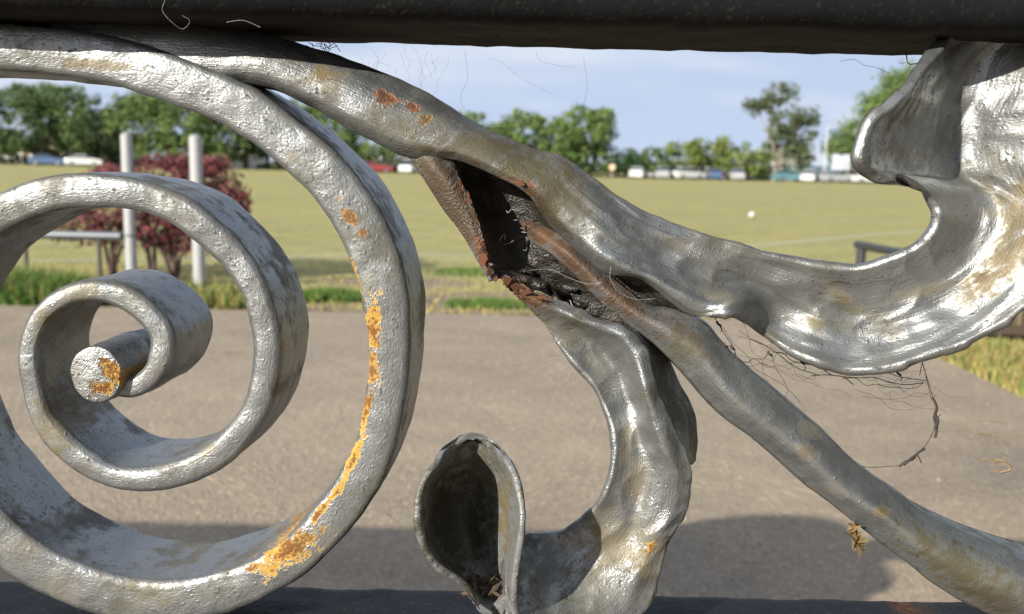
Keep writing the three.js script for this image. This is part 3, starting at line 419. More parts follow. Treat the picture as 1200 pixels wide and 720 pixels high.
// ---------------------------------------------------------------- the edge of the path: posts, pipe rails, red shrub, weeds, timber
const tube = (a, b, r0, r1 = r0, seg = 10) => { const d = b.clone().sub(a), g = new THREE.CylinderGeometry(r1, r0, d.length(), seg, 1); g.translate(0, d.length() / 2, 0); g.applyQuaternion(new THREE.Quaternion().setFromUnitVectors(V(0, 1, 0), d.normalize())); g.translate(a.x, a.y, a.z); return g; };
const whitePaint = new THREE.MeshStandardMaterial({ color: new THREE.Color().setRGB(0.36, 0.36, 0.355), roughness: 0.5, bumpMap: turfBump, bumpScale: 0.002 });
const pipeGrey = mat(0.16, 0.17, 0.18, { roughness: 0.5, metalness: 0.4 }), pipeDark = mat(0.03, 0.032, 0.035, { roughness: 0.5 });
const postZ = -G(232, 341).z;
[[152, 'white pipe post standing in front of the red shrub, where the grey rail ends'], [231, 'white pipe post beside the right flank of the red shrub']].forEach(([px, label], i) => {
  const g = G(px + 3, 341), t = thing('pipe_post', label, 'post', [g.x, 0, g.z], 'white posts along the path edge'), r = i ? 0.049 : 0.043, h = 1.24;
  mesh('shaft', new THREE.LatheGeometry([[r, -0.05], [r, h - 0.012], [r * 0.86, h]].map(([a, b]) => new THREE.Vector2(a, b)), 20), whitePaint, t);
  mesh('cap', new THREE.LatheGeometry([[r * 0.86, 0], [r * 0.5, 0.008], [0.0001, 0.010]].map(([a, b]) => new THREE.Vector2(a, b)), 20).translate(0, h, 0), whitePaint, t);
  mesh('collar', new THREE.TorusGeometry(r + 0.004, 0.008, 6, 20).rotateX(Math.PI / 2).translate(0, 0.45, 0), pipeGrey, t);
});
{
  const y = 0.44, z = -postZ + 0.11, a = P(-60, 276, z), b = P(142, 281, z); a.y = b.y = y;
  const t = thing('pipe_rail', 'low grey pipe rail on thin uprights under the red shrub', 'railing', [a.x, 0, z]), o = V(a.x, 0, z);
  mesh('rail', tube(V(0, y, 0), b.clone().sub(o), 0.034), pipeGrey, t);
  for (const px of [-50, 30, 116]) { const q = P(px, 300, z); mesh('upright', tube(V(q.x - a.x, -0.05, 0), V(q.x - a.x, y, 0), 0.018), mat(0.10, 0.085, 0.07), t); }
}
{
  const y = 0.44, z = G(1015, 345).z, a = P(1004, 296, z), b = P(1120, 312, z + 1.6); a.y = b.y = y;
  const t = thing('low_barrier', 'low black pipe barrier standing at the edge of the turf', 'barrier', [a.x, 0, a.z]);
  mesh('rail', tube(V(0, y, 0), b.clone().sub(a).setY(y), 0.036), pipeDark, t);
  for (const k of [0.06, 0.95]) { const q = b.clone().sub(a).multiplyScalar(k); mesh('upright', tube(V(q.x, -0.05, q.z), V(q.x, y, q.z), 0.04), pipeDark, t); }
}
{ // timber fence at the right end of the verge
  const t0 = G(1150, 408), t = thing('timber_fence', 'dark weathered timber paling fence beside the bare verge', 'fence', [t0.x, 0, t0.z]), rnd = random(41);
  const woods = [mat(0.075, 0.05, 0.032), mat(0.055, 0.036, 0.024), mat(0.095, 0.066, 0.042)], pale = new RoundedBoxGeometry(0.085, 0.6, 0.022, 1, 0.005);
  for (let i = 0; i < 14; i++) { const m = mesh('plank', pale, woods[Math.floor(rnd() * 3)], t); m.position.set(0.05 + i * 0.098, 0.28 + rnd() * 0.03, rnd() * 0.01 + i * 0.02); m.rotation.z = (rnd() - 0.5) * 0.04; }
  for (const y of [0.14, 0.46]) mesh('cross_rail', new RoundedBoxGeometry(1.45, 0.06, 0.03, 1, 0.005).translate(0.7, y, 0.11).rotateY(-0.2 * 0), woods[1], t).rotation.y = -0.2;
}
const leafMat = (o = {}) => new THREE.MeshStandardMaterial({ vertexColors: true, roughness: 0.75, side: THREE.DoubleSide, ...o });
// many small leaves (folded quads) in a volume; spots: () => Vector3; colour: (p) => [r, g, b]
function leaves(n, size, spot, colour, rnd, stretch = 1.6) {
  const pos = [], col = [], idx = [], d = V(), u = V(), w = V();
  for (let i = 0; i < n; i++) {
    const p = spot(i); if (!p) continue; const s = size * (0.55 + rnd() * 0.9), c = colour(p);
    d.set(rnd() - 0.5, rnd() - 0.5, rnd() - 0.5).normalize(); u.set(rnd() - 0.5, rnd() - 0.5, rnd() - 0.5).cross(d).normalize(); w.crossVectors(d, u);
    const o = pos.length / 3;
    for (const [a, b, e] of [[-stretch, 0, 0], [0, -0.5, 0.18], [stretch, 0, 0], [0, 0.5, 0.18]]) { pos.push(p.x + (d.x * a + u.x * b + w.x * e) * s * 0.5, p.y + (d.y * a + u.y * b + w.y * e) * s * 0.5, p.z + (d.z * a + u.z * b + w.z * e) * s * 0.5); col.push(...c); }
    idx.push(o, o + 1, o + 2, o, o + 2, o + 3);
  }
  const g = new THREE.BufferGeometry(); g.setAttribute('position', new THREE.Float32BufferAttribute(pos, 3)); g.setAttribute('color', new THREE.Float32BufferAttribute(col, 3)); g.setIndex(idx); g.computeVertexNormals(); return g;
}
addedHedge('added tall dark hedge out of view along the right side of the path', 2.9, 3.2, 2.9, -2.6, 3.4, 61);
addedHedge('added tall dark hedge out of view behind the viewer, across the path', -0.2, 3.6, 2.9, 3.6, 3.2, 62);
{ // red leaved shrub
  const rnd = random(7), z0 = -postZ - 0.75, base = P(172, 330, z0); base.y = 0;
  const t = thing('red_shrub', 'wine red leaved shrub on bare forked stems behind the white posts', 'shrub', base.toArray());
  const S = (px, py, dz) => P(px, py, z0 + dz).sub(base), stems = [], wood = mat(0.085, 0.055, 0.045);
  const tips = [];
  for (const [bx, n] of [[134, 5], [178, 5], [205, 6]]) for (let i = 0; i < n; i++) {
    const a = S(bx + (rnd() - 0.5) * 8, 332, (rnd() - 0.5) * 0.3); a.y = -0.03; const ex = bx + (rnd() - 0.5) * 110, b = S(ex, 215 + rnd() * 50, (rnd() - 0.5) * 0.9), m = a.clone().lerp(b, 0.45).add(V((rnd() - 0.5) * 0.08, 0, 0)); m.x = mix(m.x, a.x, 0.45);
    stems.push(tube(a, m, 0.02, 0.015, 7), tube(m, b, 0.015, 0.006, 6)); tips.push(b);
    for (let k = 0; k < 4; k++) { const q = m.clone().lerp(b, 0.3 + 0.7 * rnd()), e = q.clone().add(V((rnd() - 0.5) * 0.5, 0.15 + rnd() * 0.3, (rnd() - 0.5) * 0.4)); stems.push(tube(q, e, 0.006, 0.002, 5)); tips.push(e); }
  }
  mesh('stems', mergeGeometries(stems), wood, t);
  const lobes = [[85, 264, 44, 20], [125, 250, 46, 30], [180, 235, 50, 42], [225, 242, 40, 38], [252, 225, 30, 30], [200, 198, 44, 16], [160, 268, 60, 20], [215, 275, 40, 22], [268, 240, 24, 22], [240, 195, 26, 12], [130, 210, 26, 16]];
  const f = leaves(7600, 0.046, () => { const l = lobes[Math.floor(rnd() * lobes.length)], a = rnd() * 6.283, q = Math.sqrt(rnd()) * (rnd() < 0.22 ? 1.35 : 1), p = S(l[0] + Math.cos(a) * q * l[2], l[1] + Math.sin(a) * q * l[3], (rnd() - 0.5) * 1.3 * (1 - 0.5 * q)); if (fbm(p.x * 5, p.y * 5, p.z * 3, 2) < -0.08) return null; return p; },
    (p) => { const q = rnd(), dry = fbm(p.x * 2, p.y * 3, 2, 2) > 0.16; return dry ? [0.12 + 0.06 * q, 0.07 + 0.03 * q, 0.04] : [0.095 + 0.12 * q * q, 0.018 + 0.022 * q, 0.021 + 0.022 * q]; }, rnd);
  mesh('foliage', f, leafMat(), t);
}
{ // weeds and unmown grass along the edge of the path: far too many to count
  const rnd = random(19), blade = new THREE.BufferGeometry();
  blade.setAttribute('position', new THREE.Float32BufferAttribute([-0.5, 0, 0, 0.5, 0, 0, -0.38, 0.5, 0.06, 0.38, 0.5, 0.06, 0.05, 1, 0.3], 3)); blade.setIndex([0, 1, 2, 1, 3, 2, 2, 3, 4]); blade.computeVertexNormals();
  const spots = [], m4 = new THREE.Matrix4(), q = new THREE.Quaternion(), c = new THREE.Color();
  const patch = (px, py, rx, rz, n, h, dry) => { const g = G(px, py); for (let i = 0; i < n; i++) { const a = rnd() * 6.283, k = Math.sqrt(rnd()), x = g.x + Math.cos(a) * k * rx, z = g.z + Math.sin(a) * k * rz; if (fbm(x * 4, 3, z * 4, 2) < -0.15) continue; if (z > -pathEdge + 0.02 && x < 2.5 && h > 0.03) continue; spots.push([x, z, h * (0.4 + rnd() * 0.9) * (1.15 - k * 0.5), dry]); } };
  patch(18, 352, 0.75, 0.5, 5200, 0.24, 0.12); patch(70, 352, 0.5, 0.35, 3200, 0.19, 0.15); patch(130, 350, 0.5, 0.3, 1500, 0.14, 0.2); patch(-60, 345, 1, 0.5, 3000, 0.26, 0.1);
  patch(265, 357, 0.35, 0.25, 2200, 0.15, 0.5); patch(300, 352, 0.4, 0.25, 1200, 0.10, 0.5); patch(385, 349, 0.33, 0.22, 4600, 0.085, 0.03); patch(572, 357, 0.35, 0.2, 3400, 0.06, 0.05); patch(555, 318, 0.35, 0.35, 1600, 0.04, 0.1); patch(215, 345, 0.6, 0.3, 1500, 0.12, 0.5);
  patch(1140, 418, 0.45, 0.4, 5200, 0.10, 0.85); patch(1205, 425, 0.5, 0.6, 5200, 0.11, 0.7); patch(1200, 455, 0.25, 0.3, 2200, 0.09, 0.7); patch(265, 414, 0.12, 0.015, 160, 0.025, 0.1); patch(1000, 318, 1.2, 0.5, 2500, 0.07, 0.3);
  for (let i = 0; i < 9000; i++) { const z = -pathEdge - 0.1 - Math.pow(rnd(), 1.6) * 3, x = (rnd() - 0.5) * 2 * (-z + 1) * 0.62; spots.push([x, z, 0.02 + rnd() * 0.025, 1.1]); }
  const inst = new THREE.InstancedMesh(blade, new THREE.MeshStandardMaterial({ roughness: 0.8, side: THREE.DoubleSide }), spots.length);
  spots.forEach(([x, z, h, dry], i) => { q.setFromEuler(new THREE.Euler((rnd() - 0.5) * 0.7, rnd() * 6.283, (rnd() - 0.5) * 0.7)); m4.compose(V(x, -0.015, z), q, V(0.008 + rnd() * 0.006, h, h)); inst.setMatrixAt(i, m4);
    const k = rnd(); rnd() < dry ? c.setRGB(0.27 + 0.08 * k, 0.22 + 0.06 * k, 0.085) : c.setRGB(0.055 + 0.06 * k, 0.125 + 0.07 * k, 0.022); inst.setColorAt(i, c); });
  inst.name = 'verge_grass'; inst.castShadow = inst.receiveShadow = true; scene.add(inst); tag(inst, 'green weeds and dry grass blades along the path edge', 'grass', null, 'stuff');
}
{ // loose grit on the path
  const rnd = random(53), stone = new THREE.IcosahedronGeometry(1, 0), n = 5200, m4 = new THREE.Matrix4(), q = new THREE.Quaternion(), c = new THREE.Color(), g = new THREE.InstancedMesh(stone, new THREE.MeshStandardMaterial({ roughness: 0.9 }), n);
  for (let i = 0; i < n; i++) { const z = -1.2 - Math.pow(rnd(), 0.8) * (pathEdge - 1.2), x = (rnd() - 0.5) * 1.25 * (-z + 0.6), s = 0.0015 + 0.0035 * rnd() ** 3; q.setFromEuler(new THREE.Euler(rnd() * 6, rnd() * 6, rnd() * 6)); m4.compose(V(x, s * 0.2, z), q, V(s * 1.4, s * 0.7, s)); g.setMatrixAt(i, m4); const k = 0.10 + 0.32 * rnd(); g.setColorAt(i, c.setRGB(k * 1.1, k * 0.95, k * 0.78)); }
  g.name = 'loose_grit'; g.castShadow = g.receiveShadow = true; scene.add(g); tag(g, 'loose grit scattered over the asphalt path', 'grit', null, 'stuff');
}
{ // ball on the field
  const g = G(881, 255), t = mesh('ball', new THREE.SphereGeometry(0.075, 20, 14), mat(0.5, 0.5, 0.46)); t.position.set(g.x, 0.062, g.z); tag(t, 'small white ball lying alone on the dry turf', 'ball');
}

// ---------------------------------------------------------------- the far side of the field
const FAR = -118, M = (-FAR + DIST) / F;                                // metres per photo pixel out there
function tree(name, label, trunkPx, lobes, c0, c1, seed, o = {}) {
  const rnd = random(seed), z0 = o.z ?? FAR, k = (-z0 + DIST) / F, base = P(trunkPx, 200, z0); base.y = 0;
  const t = thing(name, label, 'tree', base.toArray(), o.group || 'trees on the far side of the field'), L = lobes.map(([x, y, rx, ry]) => { const p = P(x, y, z0 + (rnd() - 0.5) * 3).sub(base); return { p, rx: rx * k, ry: ry * k }; });
  const wood = o.pale ? mat(0.30, 0.26, 0.21) : mat(0.07, 0.055, 0.043), limbs = [], top = Math.max(...L.map((l) => l.p.y)), fork = V((rnd() - 0.5) * 0.5, Math.max(1.2, Math.min(...L.map((l) => l.p.y - l.ry)) * 0.95), 0), r = 0.16 + top * 0.018;
  limbs.push(tube(V(0, -0.1, 0), fork, r, r * 0.75, 9)); for (const l of L) { const m = fork.clone().lerp(l.p, 0.5).add(V((rnd() - 0.5) * 0.6, 0.3, (rnd() - 0.5) * 0.6)); limbs.push(tube(fork, m, r * 0.5, r * 0.3, 7), tube(m, l.p, r * 0.3, r * 0.1, 6)); }
  mesh('trunk', mergeGeometries(limbs), wood, t);
  const area = L.reduce((s, l) => s + l.rx * l.ry, 0), n = Math.min(17000, Math.round(area * (o.density ?? 270))), pick = []; for (const l of L) { const m = Math.max(1, Math.round(l.rx * l.ry / area * 200)); for (let i = 0; i < m; i++) pick.push(l); }
  const tufts = []; for (let i = 0; i < Math.max(40, n / 34); i++) { const l = pick[Math.floor(rnd() * pick.length)], d = V(rnd() - 0.5, rnd() - 0.5, rnd() - 0.5).normalize().multiplyScalar(0.35 + 0.65 * Math.cbrt(rnd())); tufts.push({ p: V(l.p.x + d.x * l.rx, l.p.y + d.y * l.ry, l.p.z + d.z * l.rx), s: 0.5 + rnd() * 0.75, q: rnd() }); }
  let tone = 0;
  mesh('crown', leaves(n, o.leaf ?? 0.40, () => { const f = tufts[Math.floor(rnd() * tufts.length)]; tone = f.q; const d = V(rnd() - 0.5, rnd() - 0.5, rnd() - 0.5).normalize().multiplyScalar(f.s * Math.cbrt(rnd()) * (o.loose ?? 1)); d.y *= o.weep ?? 0.8; const p = f.p.clone().add(d); if (p.y < 0.6) return null; return p; },
    () => { const q = clamp(tone * 0.6 + rnd() * 0.4); return c0.map((c, i) => mix(c, c1[i], q)); }, rnd), leafMat(), t);
}
const dark = [[0.05, 0.088, 0.024], [0.115, 0.175, 0.048]], mid = [[0.062, 0.112, 0.024], [0.15, 0.21, 0.054]], light = [[0.085, 0.13, 0.022], [0.18, 0.215, 0.050]];
tree('broadleaf_tree', 'broad dark green tree in front of cream houses, widest crown on the far side', 45, [[18, 142, 44, 38], [72, 134, 36, 34], [-40, 132, 44, 42], [45, 116, 36, 20], [92, 152, 26, 24], [0, 166, 40, 14], [100, 125, 14, 20]], ...dark, 3);
tree('broadleaf_tree', 'dull green tree standing behind the slender dark tree', 100, [[105, 160, 26, 24], [130, 165, 20, 20], [60, 170, 30, 14]], ...mid, 23, { z: -126 });
tree('broadleaf_tree', 'green tree partly hidden behind the outer curve of the scroll', 315, [[310, 160, 28, 24], [335, 150, 24, 22], [290, 172, 18, 14]], ...mid, 24, { z: -124 });
tree('slender_tree', 'thin dark tree squeezed between two broad crowns', 121, [[119, 152, 13, 22], [126, 138, 9, 12]], [0.022, 0.04, 0.018], [0.05, 0.075, 0.03], 4);
tree('willow_tree', 'light green drooping tree behind the white posts', 203, [[165, 146, 36, 34], [215, 150, 40, 36], [256, 160, 36, 28], [190, 126, 28, 16], [150, 128, 18, 14]], ...mid, 5, { weep: 1.5 });
tree('broadleaf_tree', 'mid green spreading tree beside long white roofed shed', 405, [[380, 152, 36, 28], [432, 168, 34, 20], [350, 140, 22, 20], [470, 180, 22, 12]], ...mid, 6, { weep: 1.3 });
tree('broadleaf_tree', 'rounded pale green tree touching its taller neighbour', 618, [[615, 158, 28, 27], [600, 170, 20, 20], [550, 150, 22, 18], [575, 165, 20, 20]], ...mid, 8);
tree('broadleaf_tree', 'tall rounded green tree beside a round street sign', 686, [[685, 156, 36, 30], [660, 166, 25, 30], [690, 184, 30, 18], [702, 142, 17, 15]], ...mid, 9);
tree('clipped_tree', 'small dark round tree near the round street sign', 731, [[731, 190, 17, 15]], [0.018, 0.05, 0.018], [0.045, 0.09, 0.03], 10, { density: 320 });
tree('broadleaf_tree', 'low dark tree at the near end of the yellow green row', 766, [[765, 190, 18, 14], [752, 196, 12, 9]], ...dark, 11);
tree('acacia_tree', 'yellow green bushy tree above the white parked cars', 815, [[800, 186, 22, 18], [830, 183, 20, 19], [815, 172, 10, 9], [846, 170, 7, 10]], ...light, 12);
tree('acacia_tree', 'yellow green bushy tree beside the tall ragged eucalyptus', 872, [[868, 188, 26, 18], [890, 192, 17, 14]], ...light, 13);
tree('eucalyptus_tree', 'tall ragged eucalyptus with pale trunk rising above the tree row', 908, [[912, 110, 17, 13], [898, 126, 16, 9], [926, 142, 20, 13], [936, 158, 18, 18], [914, 168, 20, 18], [942, 136, 16, 11], [930, 182, 24, 12], [886, 122, 8, 7], [905, 150, 12, 12]], [0.045, 0.07, 0.025], [0.11, 0.13, 0.055], 14, { pale: true, density: 170 });
tree('feathery_tree', 'large feathery light green tree rising behind the silver leaf', 1050, [[1006, 166, 30, 24], [1040, 138, 34, 32], [1070, 106, 32, 28], [994, 182, 20, 14], [1100, 150, 34, 44], [1130, 110, 40, 40], [1024, 125, 20, 14], [1050, 98, 20, 12], [1040, 178, 40, 24], [986, 174, 18, 16]], ...mid, 15, { loose: 1.5, density: 260 });

const wallWhite = mat(0.55, 0.54, 0.50), wallCream = mat(0.50, 0.43, 0.30), wallGrey = mat(0.36, 0.36, 0.36), roofTile = mat(0.20, 0.11, 0.08), roofGrey = mat(0.22, 0.22, 0.23), glass = mat(0.03, 0.035, 0.045, { roughness: 0.12 }), frameMat = mat(0.5, 0.5, 0.48), doorMat = mat(0.11, 0.07, 0.045);
function house(label, x0, x1, top, wall, roof, seed, o = {}) {
  const z = o.z ?? -132, a = P(x0, 195, z), b = P(x1, 195, z), w = b.x - a.x, h = P((x0 + x1) / 2, top, z).y, d = 8, rnd = random(seed);
  const t = thing('house', label, 'house', [(a.x + b.x) / 2, 0, z - d / 2], 'houses beyond the trees');
  const n = Math.max(1, Math.round(w / 2.6)), shape = new THREE.Shape(); shape.moveTo(-w / 2, 0); shape.lineTo(w / 2, 0); shape.lineTo(w / 2, h); shape.lineTo(-w / 2, h); shape.closePath();
  const cells = [], doorAt = Math.floor(rnd() * n), floors = h > 4.6 ? 2 : 1;
  for (let f = 0; f < floors; f++) for (let i = 0; i < n; i++) { const cx = -w / 2 + (i + 0.5) * w / n, isDoor = f === 0 && i === doorAt, ww = isDoor ? 0.95 : 1.15, y0 = isDoor ? 0.02 : f * 2.8 + 0.95, y1 = f * 2.8 + 2.1; if (y1 > h - 0.15) continue; const p = new THREE.Path(); p.moveTo(cx - ww / 2, y0); p.lineTo(cx - ww / 2, y1); p.lineTo(cx + ww / 2, y1); p.lineTo(cx + ww / 2, y0); p.closePath(); shape.holes.push(p); cells.push([cx, y0, y1, ww, isDoor]); }
  mesh('wall', mergeGeometries([new THREE.ExtrudeGeometry(shape, { depth: 0.25, bevelEnabled: false }).translate(0, 0, d / 2 - 0.25), box(w - 0.02, h, d - 0.3, 0, h / 2, -0.3).toNonIndexed()]), wall, t);
  for (const [cx, y0, y1, ww, isDoor] of cells) {
    if (isDoor) { mesh('door', box(ww, y1 - y0, 0.06, cx, (y0 + y1) / 2, d / 2 - 0.1), doorMat, t); continue; }
    const wn = mesh('window', box(ww, y1 - y0, 0.03, cx, (y0 + y1) / 2, d / 2 - 0.14), glass, t);
    mesh('frame', mergeGeometries([box(0.06, y1 - y0, 0.06, cx, (y0 + y1) / 2, d / 2 - 0.09), box(ww, 0.07, 0.06, cx, y1 - 0.035, d / 2 - 0.09), box(ww + 0.12, 0.07, 0.12, cx, y0 - 0.03, d / 2 + 0.03)]), frameMat, wn);
  }
  if (o.flat) mesh('roof', box(w + 0.3, 0.3, d + 0.3, 0, h + 0.15, 0), roof, t);
  else { const s = new THREE.Shape(); s.moveTo(-d / 2 - 0.4, 0); s.lineTo(d / 2 + 0.4, 0); s.lineTo(0, o.rise ?? 1.6); s.closePath(); mesh('roof', new THREE.ExtrudeGeometry(s, { depth: w + 0.5, bevelEnabled: false }).rotateY(Math.PI / 2).translate(-w / 2 - 0.25, h + 0.004, 0), roof, t); }
}
house('small white house with grey roof under the edge of the broad dark tree', -40, -4, 172, wallWhite, roofGrey, 1);
house('white house with flat roof beside the trunk of the broad dark tree', 4, 40, 170, wallWhite, roofGrey, 2, { flat: true });
house('cream house with tiled roof between two dark trunks', 46, 74, 168, wallCream, roofTile, 3);
house('pale grey two storey house behind the slender dark tree', 80, 112, 163, wallGrey, roofGrey, 4, { flat: true });
house('cream house with white trim to the side of the slender dark tree', 120, 146, 168, wallCream, roofTile, 5);
house('bright white gabled house past the red shrub', 262, 296, 174, wallWhite, roofGrey, 6, { rise: 1.2 });
house('long low shed with white roof under the spreading tree', 348, 466, 186, mat(0.09, 0.09, 0.09), wallWhite, 7, { rise: 1.0 });
house('small white kiosk close to the field edge by the long shed', 472, 498, 182, wallWhite, wallWhite, 8, { flat: true, z: -121 });
house('pale house glimpsed behind the round dark tree', 744, 776, 192, wallWhite, roofGrey, 9, { flat: true });
house('low grey house behind the yellow green trees', 840, 880, 194, wallGrey, roofTile, 10, { flat: true });
house('white house behind the eucalyptus trunk', 914, 950, 186, wallWhite, roofGrey, 11, { flat: true });
house('cream house under the feathery tree', 1015, 1075, 192, wallCream, roofTile, 12, { flat: true });
// dark hedge under the trees, along the street
for (const [x0, x1, h, label] of [[-120, 260, 1.3, 'clipped dark hedge in front of the cream houses'], [300, 470, 1.2, 'dark hedge in front of the long shed'], [560, 745, 1.8, 'dark hedge under the two tall rounded trees'], [770, 905, 1.5, 'dark hedge behind the white parked cars'], [985, 1150, 2, 'dark hedge beneath the feathery tree']]) {
  const z = -124, a = P(x0, 200, z), b = P(x1, 200, z), rnd = random(x0 + 900), w = b.x - a.x, t = thing('hedge', label, 'hedge', [(a.x + b.x) / 2, 0, z]);
  mesh('foliage', leaves(Math.round(w * 95), 0.3, () => { const x = (rnd() - 0.5) * w, top = h * (0.8 + 0.5 * N3(x * 0.5, x0, 2)); return V(x, rnd() * top, (rnd() - 0.5) * 1.2); }, () => { const q = rnd(); return [0.025 + 0.03 * q, 0.05 + 0.04 * q, 0.018 + 0.012 * q]; }, rnd), leafMat(), t);
}
// parked cars, nose or flank to the field
const tyreM = mat(0.02, 0.02, 0.02), rimM = mat(0.4, 0.4, 0.4, { metalness: 0.8, roughness: 0.35 }), lampM = mat(0.7, 0.7, 0.66, { roughness: 0.2 }), tailM = mat(0.3, 0.02, 0.02, { roughness: 0.3 });
function car(label, px, colour, turn, tall = 0, z = -115) {
  const p = P(px, 205, z), t = thing('parked_car', label, 'car', [p.x, 0, z], 'cars parked beyond the field'); t.rotation.y = turn;
  const paint = new THREE.MeshPhysicalMaterial({ color: new THREE.Color().setRGB(...colour), roughness: 0.35, metalness: 0.1, clearcoat: 0.8, clearcoatRoughness: 0.1 });
  const H = 1.42 + tall, body = new THREE.Shape(); body.moveTo(-2.1, 0.28); body.lineTo(2.12, 0.28); body.quadraticCurveTo(2.2, 0.5, 2.1, 0.68); body.quadraticCurveTo(1.6, 0.86, 1.05, 0.92); body.lineTo(-1.7, 0.98); body.quadraticCurveTo(-2.15, 0.95, -2.15, 0.6); body.closePath();
  mesh('body', new THREE.ExtrudeGeometry(body, { depth: 1.6, bevelEnabled: true, bevelSize: 0.06, bevelThickness: 0.06, bevelSegments: 2 }).translate(0, 0, -0.8), paint, t);
  const cab = new THREE.Shape(); cab.moveTo(1.02, 0.92); cab.lineTo(0.35, H - 0.04); cab.quadraticCurveTo(-0.2, H, -1.2, H - 0.06); cab.lineTo(-1.85, 0.97); cab.closePath();
  mesh('windows', new THREE.ExtrudeGeometry(cab, { depth: 1.36, bevelEnabled: false }).translate(0, 0, -0.68), glass, t);
  const roof = new THREE.Shape(); roof.moveTo(0.42, H - 0.06); roof.quadraticCurveTo(-0.2, H + 0.03, -1.28, H - 0.05); roof.lineTo(-1.3, H - 0.1); roof.lineTo(0.45, H - 0.11); roof.closePath();
  mesh('roof', new THREE.ExtrudeGeometry(roof, { depth: 1.42, bevelEnabled: false }).translate(0, 0, -0.71), paint, t);
  for (const x of [-1.3, 1.3]) for (const s of [-1, 1]) { const w = mesh('wheel', new THREE.CylinderGeometry(0.31, 0.31, 0.2, 18).rotateX(Math.PI / 2).translate(x, 0.31, s * 0.76), tyreM, t); mesh('rim', new THREE.CylinderGeometry(0.19, 0.19, 0.22, 12).rotateX(Math.PI / 2).translate(x, 0.31, s * 0.76), rimM, w); }
  for (const s of [-1, 1]) { mesh('headlight', box(0.06, 0.14, 0.32, 2.12, 0.66, s * 0.6), lampM, t); mesh('tail_light', box(0.06, 0.2, 0.18, -2.18, 0.75, s * 0.68), tailM, t); }
}
const white = [0.62, 0.62, 0.6], silver = [0.36, 0.37, 0.38], blue = [0.05, 0.10, 0.2], teal = [0.10, 0.22, 0.26], black = [0.02, 0.02, 0.022], red = [0.25, 0.03, 0.03];
car('white car parked near the small round dark tree', 748, white, 1.3); car('silver car parked between the low dark tree and white car', 775, silver, 1.5, 0.1); car('white car parked under the yellow green row, broad side showing', 806, white, 0.5, 0.15); car('dark blue car next to the broad side white car', 838, blue, 1.4); car('silver hatchback in front of the low grey house', 862, silver, 1.5, 0.1);
car('teal car just past the pale eucalyptus trunk', 926, teal, 0.2); car('white car beside the tall white lamp pole', 948, white, 1.2, 0.1); car('pale silver car below the white board', 980, silver, 0.3); car('white estate car under the feathery tree', 1018, white, 0.15, 0.2); car('black car in shade at the foot of the feathery tree', 1052, black, 0.2); car('white car seen past the edge of the curled leaf', 1076, white, 1.2);
car('blue car standing before the cream houses', 58, blue, 0.1); car('white car under the slender dark tree', 100, white, 0.2); car('white van beside the small white kiosk', 482, white, 1.3, 0.4); car('dark car in front of the long shed', 385, black, 0.1); car('red car in front of the long shed', 440, red, 0.1);
{ // tall pole, board, sign, green court fence
  const z = -116; let p = P(966, 205, z), h = P(966, 148, z).y;
  let t = thing('lamp_pole', 'tall slim white lamp pole beside the eucalyptus', 'lamp post', [p.x, 0, z]); mesh('pole', tube(V(0, -0.1, 0), V(0, h, 0), 0.10, 0.06), wallWhite, t); mesh('arm', tube(V(0, h - 0.1, 0), V(1.1, h + 0.15, 0), 0.05, 0.035), wallWhite, t); mesh('lamp_head', new RoundedBoxGeometry(0.6, 0.14, 0.25, 2, 0.05).translate(1.3, h + 0.15, 0), wallGrey, t);
  p = P(985, 205, z); h = P(985, 181, z).y; t = thing('board', 'large pale blank board on two legs beside the lamp pole', 'board', [p.x, 0, z]); mesh('face', new RoundedBoxGeometry(2.3, 1.9, 0.08, 1, 0.02).translate(0, h - 0.95, 0), mat(0.45, 0.47, 0.55), t); for (const s of [-1, 1]) mesh('leg', tube(V(s * 0.8, -0.1, -0.07), V(s * 0.8, h - 0.3, -0.07), 0.05), wallGrey, t);
  p = P(717, 205, z); h = P(717, 196, z).y; t = thing('round_sign', 'small round cream street sign on a thin post', 'sign', [p.x, 0, z]); mesh('post', tube(V(0, -0.1, 0), V(0, h, 0), 0.04), wallGrey, t); mesh('disc', new THREE.CylinderGeometry(0.42, 0.42, 0.03, 24).rotateX(Math.PI / 2).translate(0, h, 0.06), mat(0.55, 0.42, 0.26), t);
  const gz = -119, a = P(872, 205, gz), b = P(992, 205, gz), w = b.x - a.x, gp = mat(0.045, 0.16, 0.13), f = thing('court_fence', 'teal green slatted court fence behind the parked cars', 'fence', [a.x, 0, gz]), slat = new THREE.BoxGeometry(0.12, 1.9, 0.04), post = new THREE.BoxGeometry(0.12, 2.3, 0.12);
  const many = Math.floor(w / 0.2), rest = []; for (let i = 0; i < many; i++) rest.push(slat.clone().translate(i * 0.2, 1.05, 0)); mesh('slats', mergeGeometries(rest), gp, f).userData.kind = 'stuff';
  for (let x = 0; x <= w; x += 2.6) mesh('post', post, gp, f).position.set(x, 1.15, -0.09); for (const y of [0.25, 1.85]) mesh('rail', box(w, 0.08, 0.05, w / 2, y, -0.05), gp, f);
}

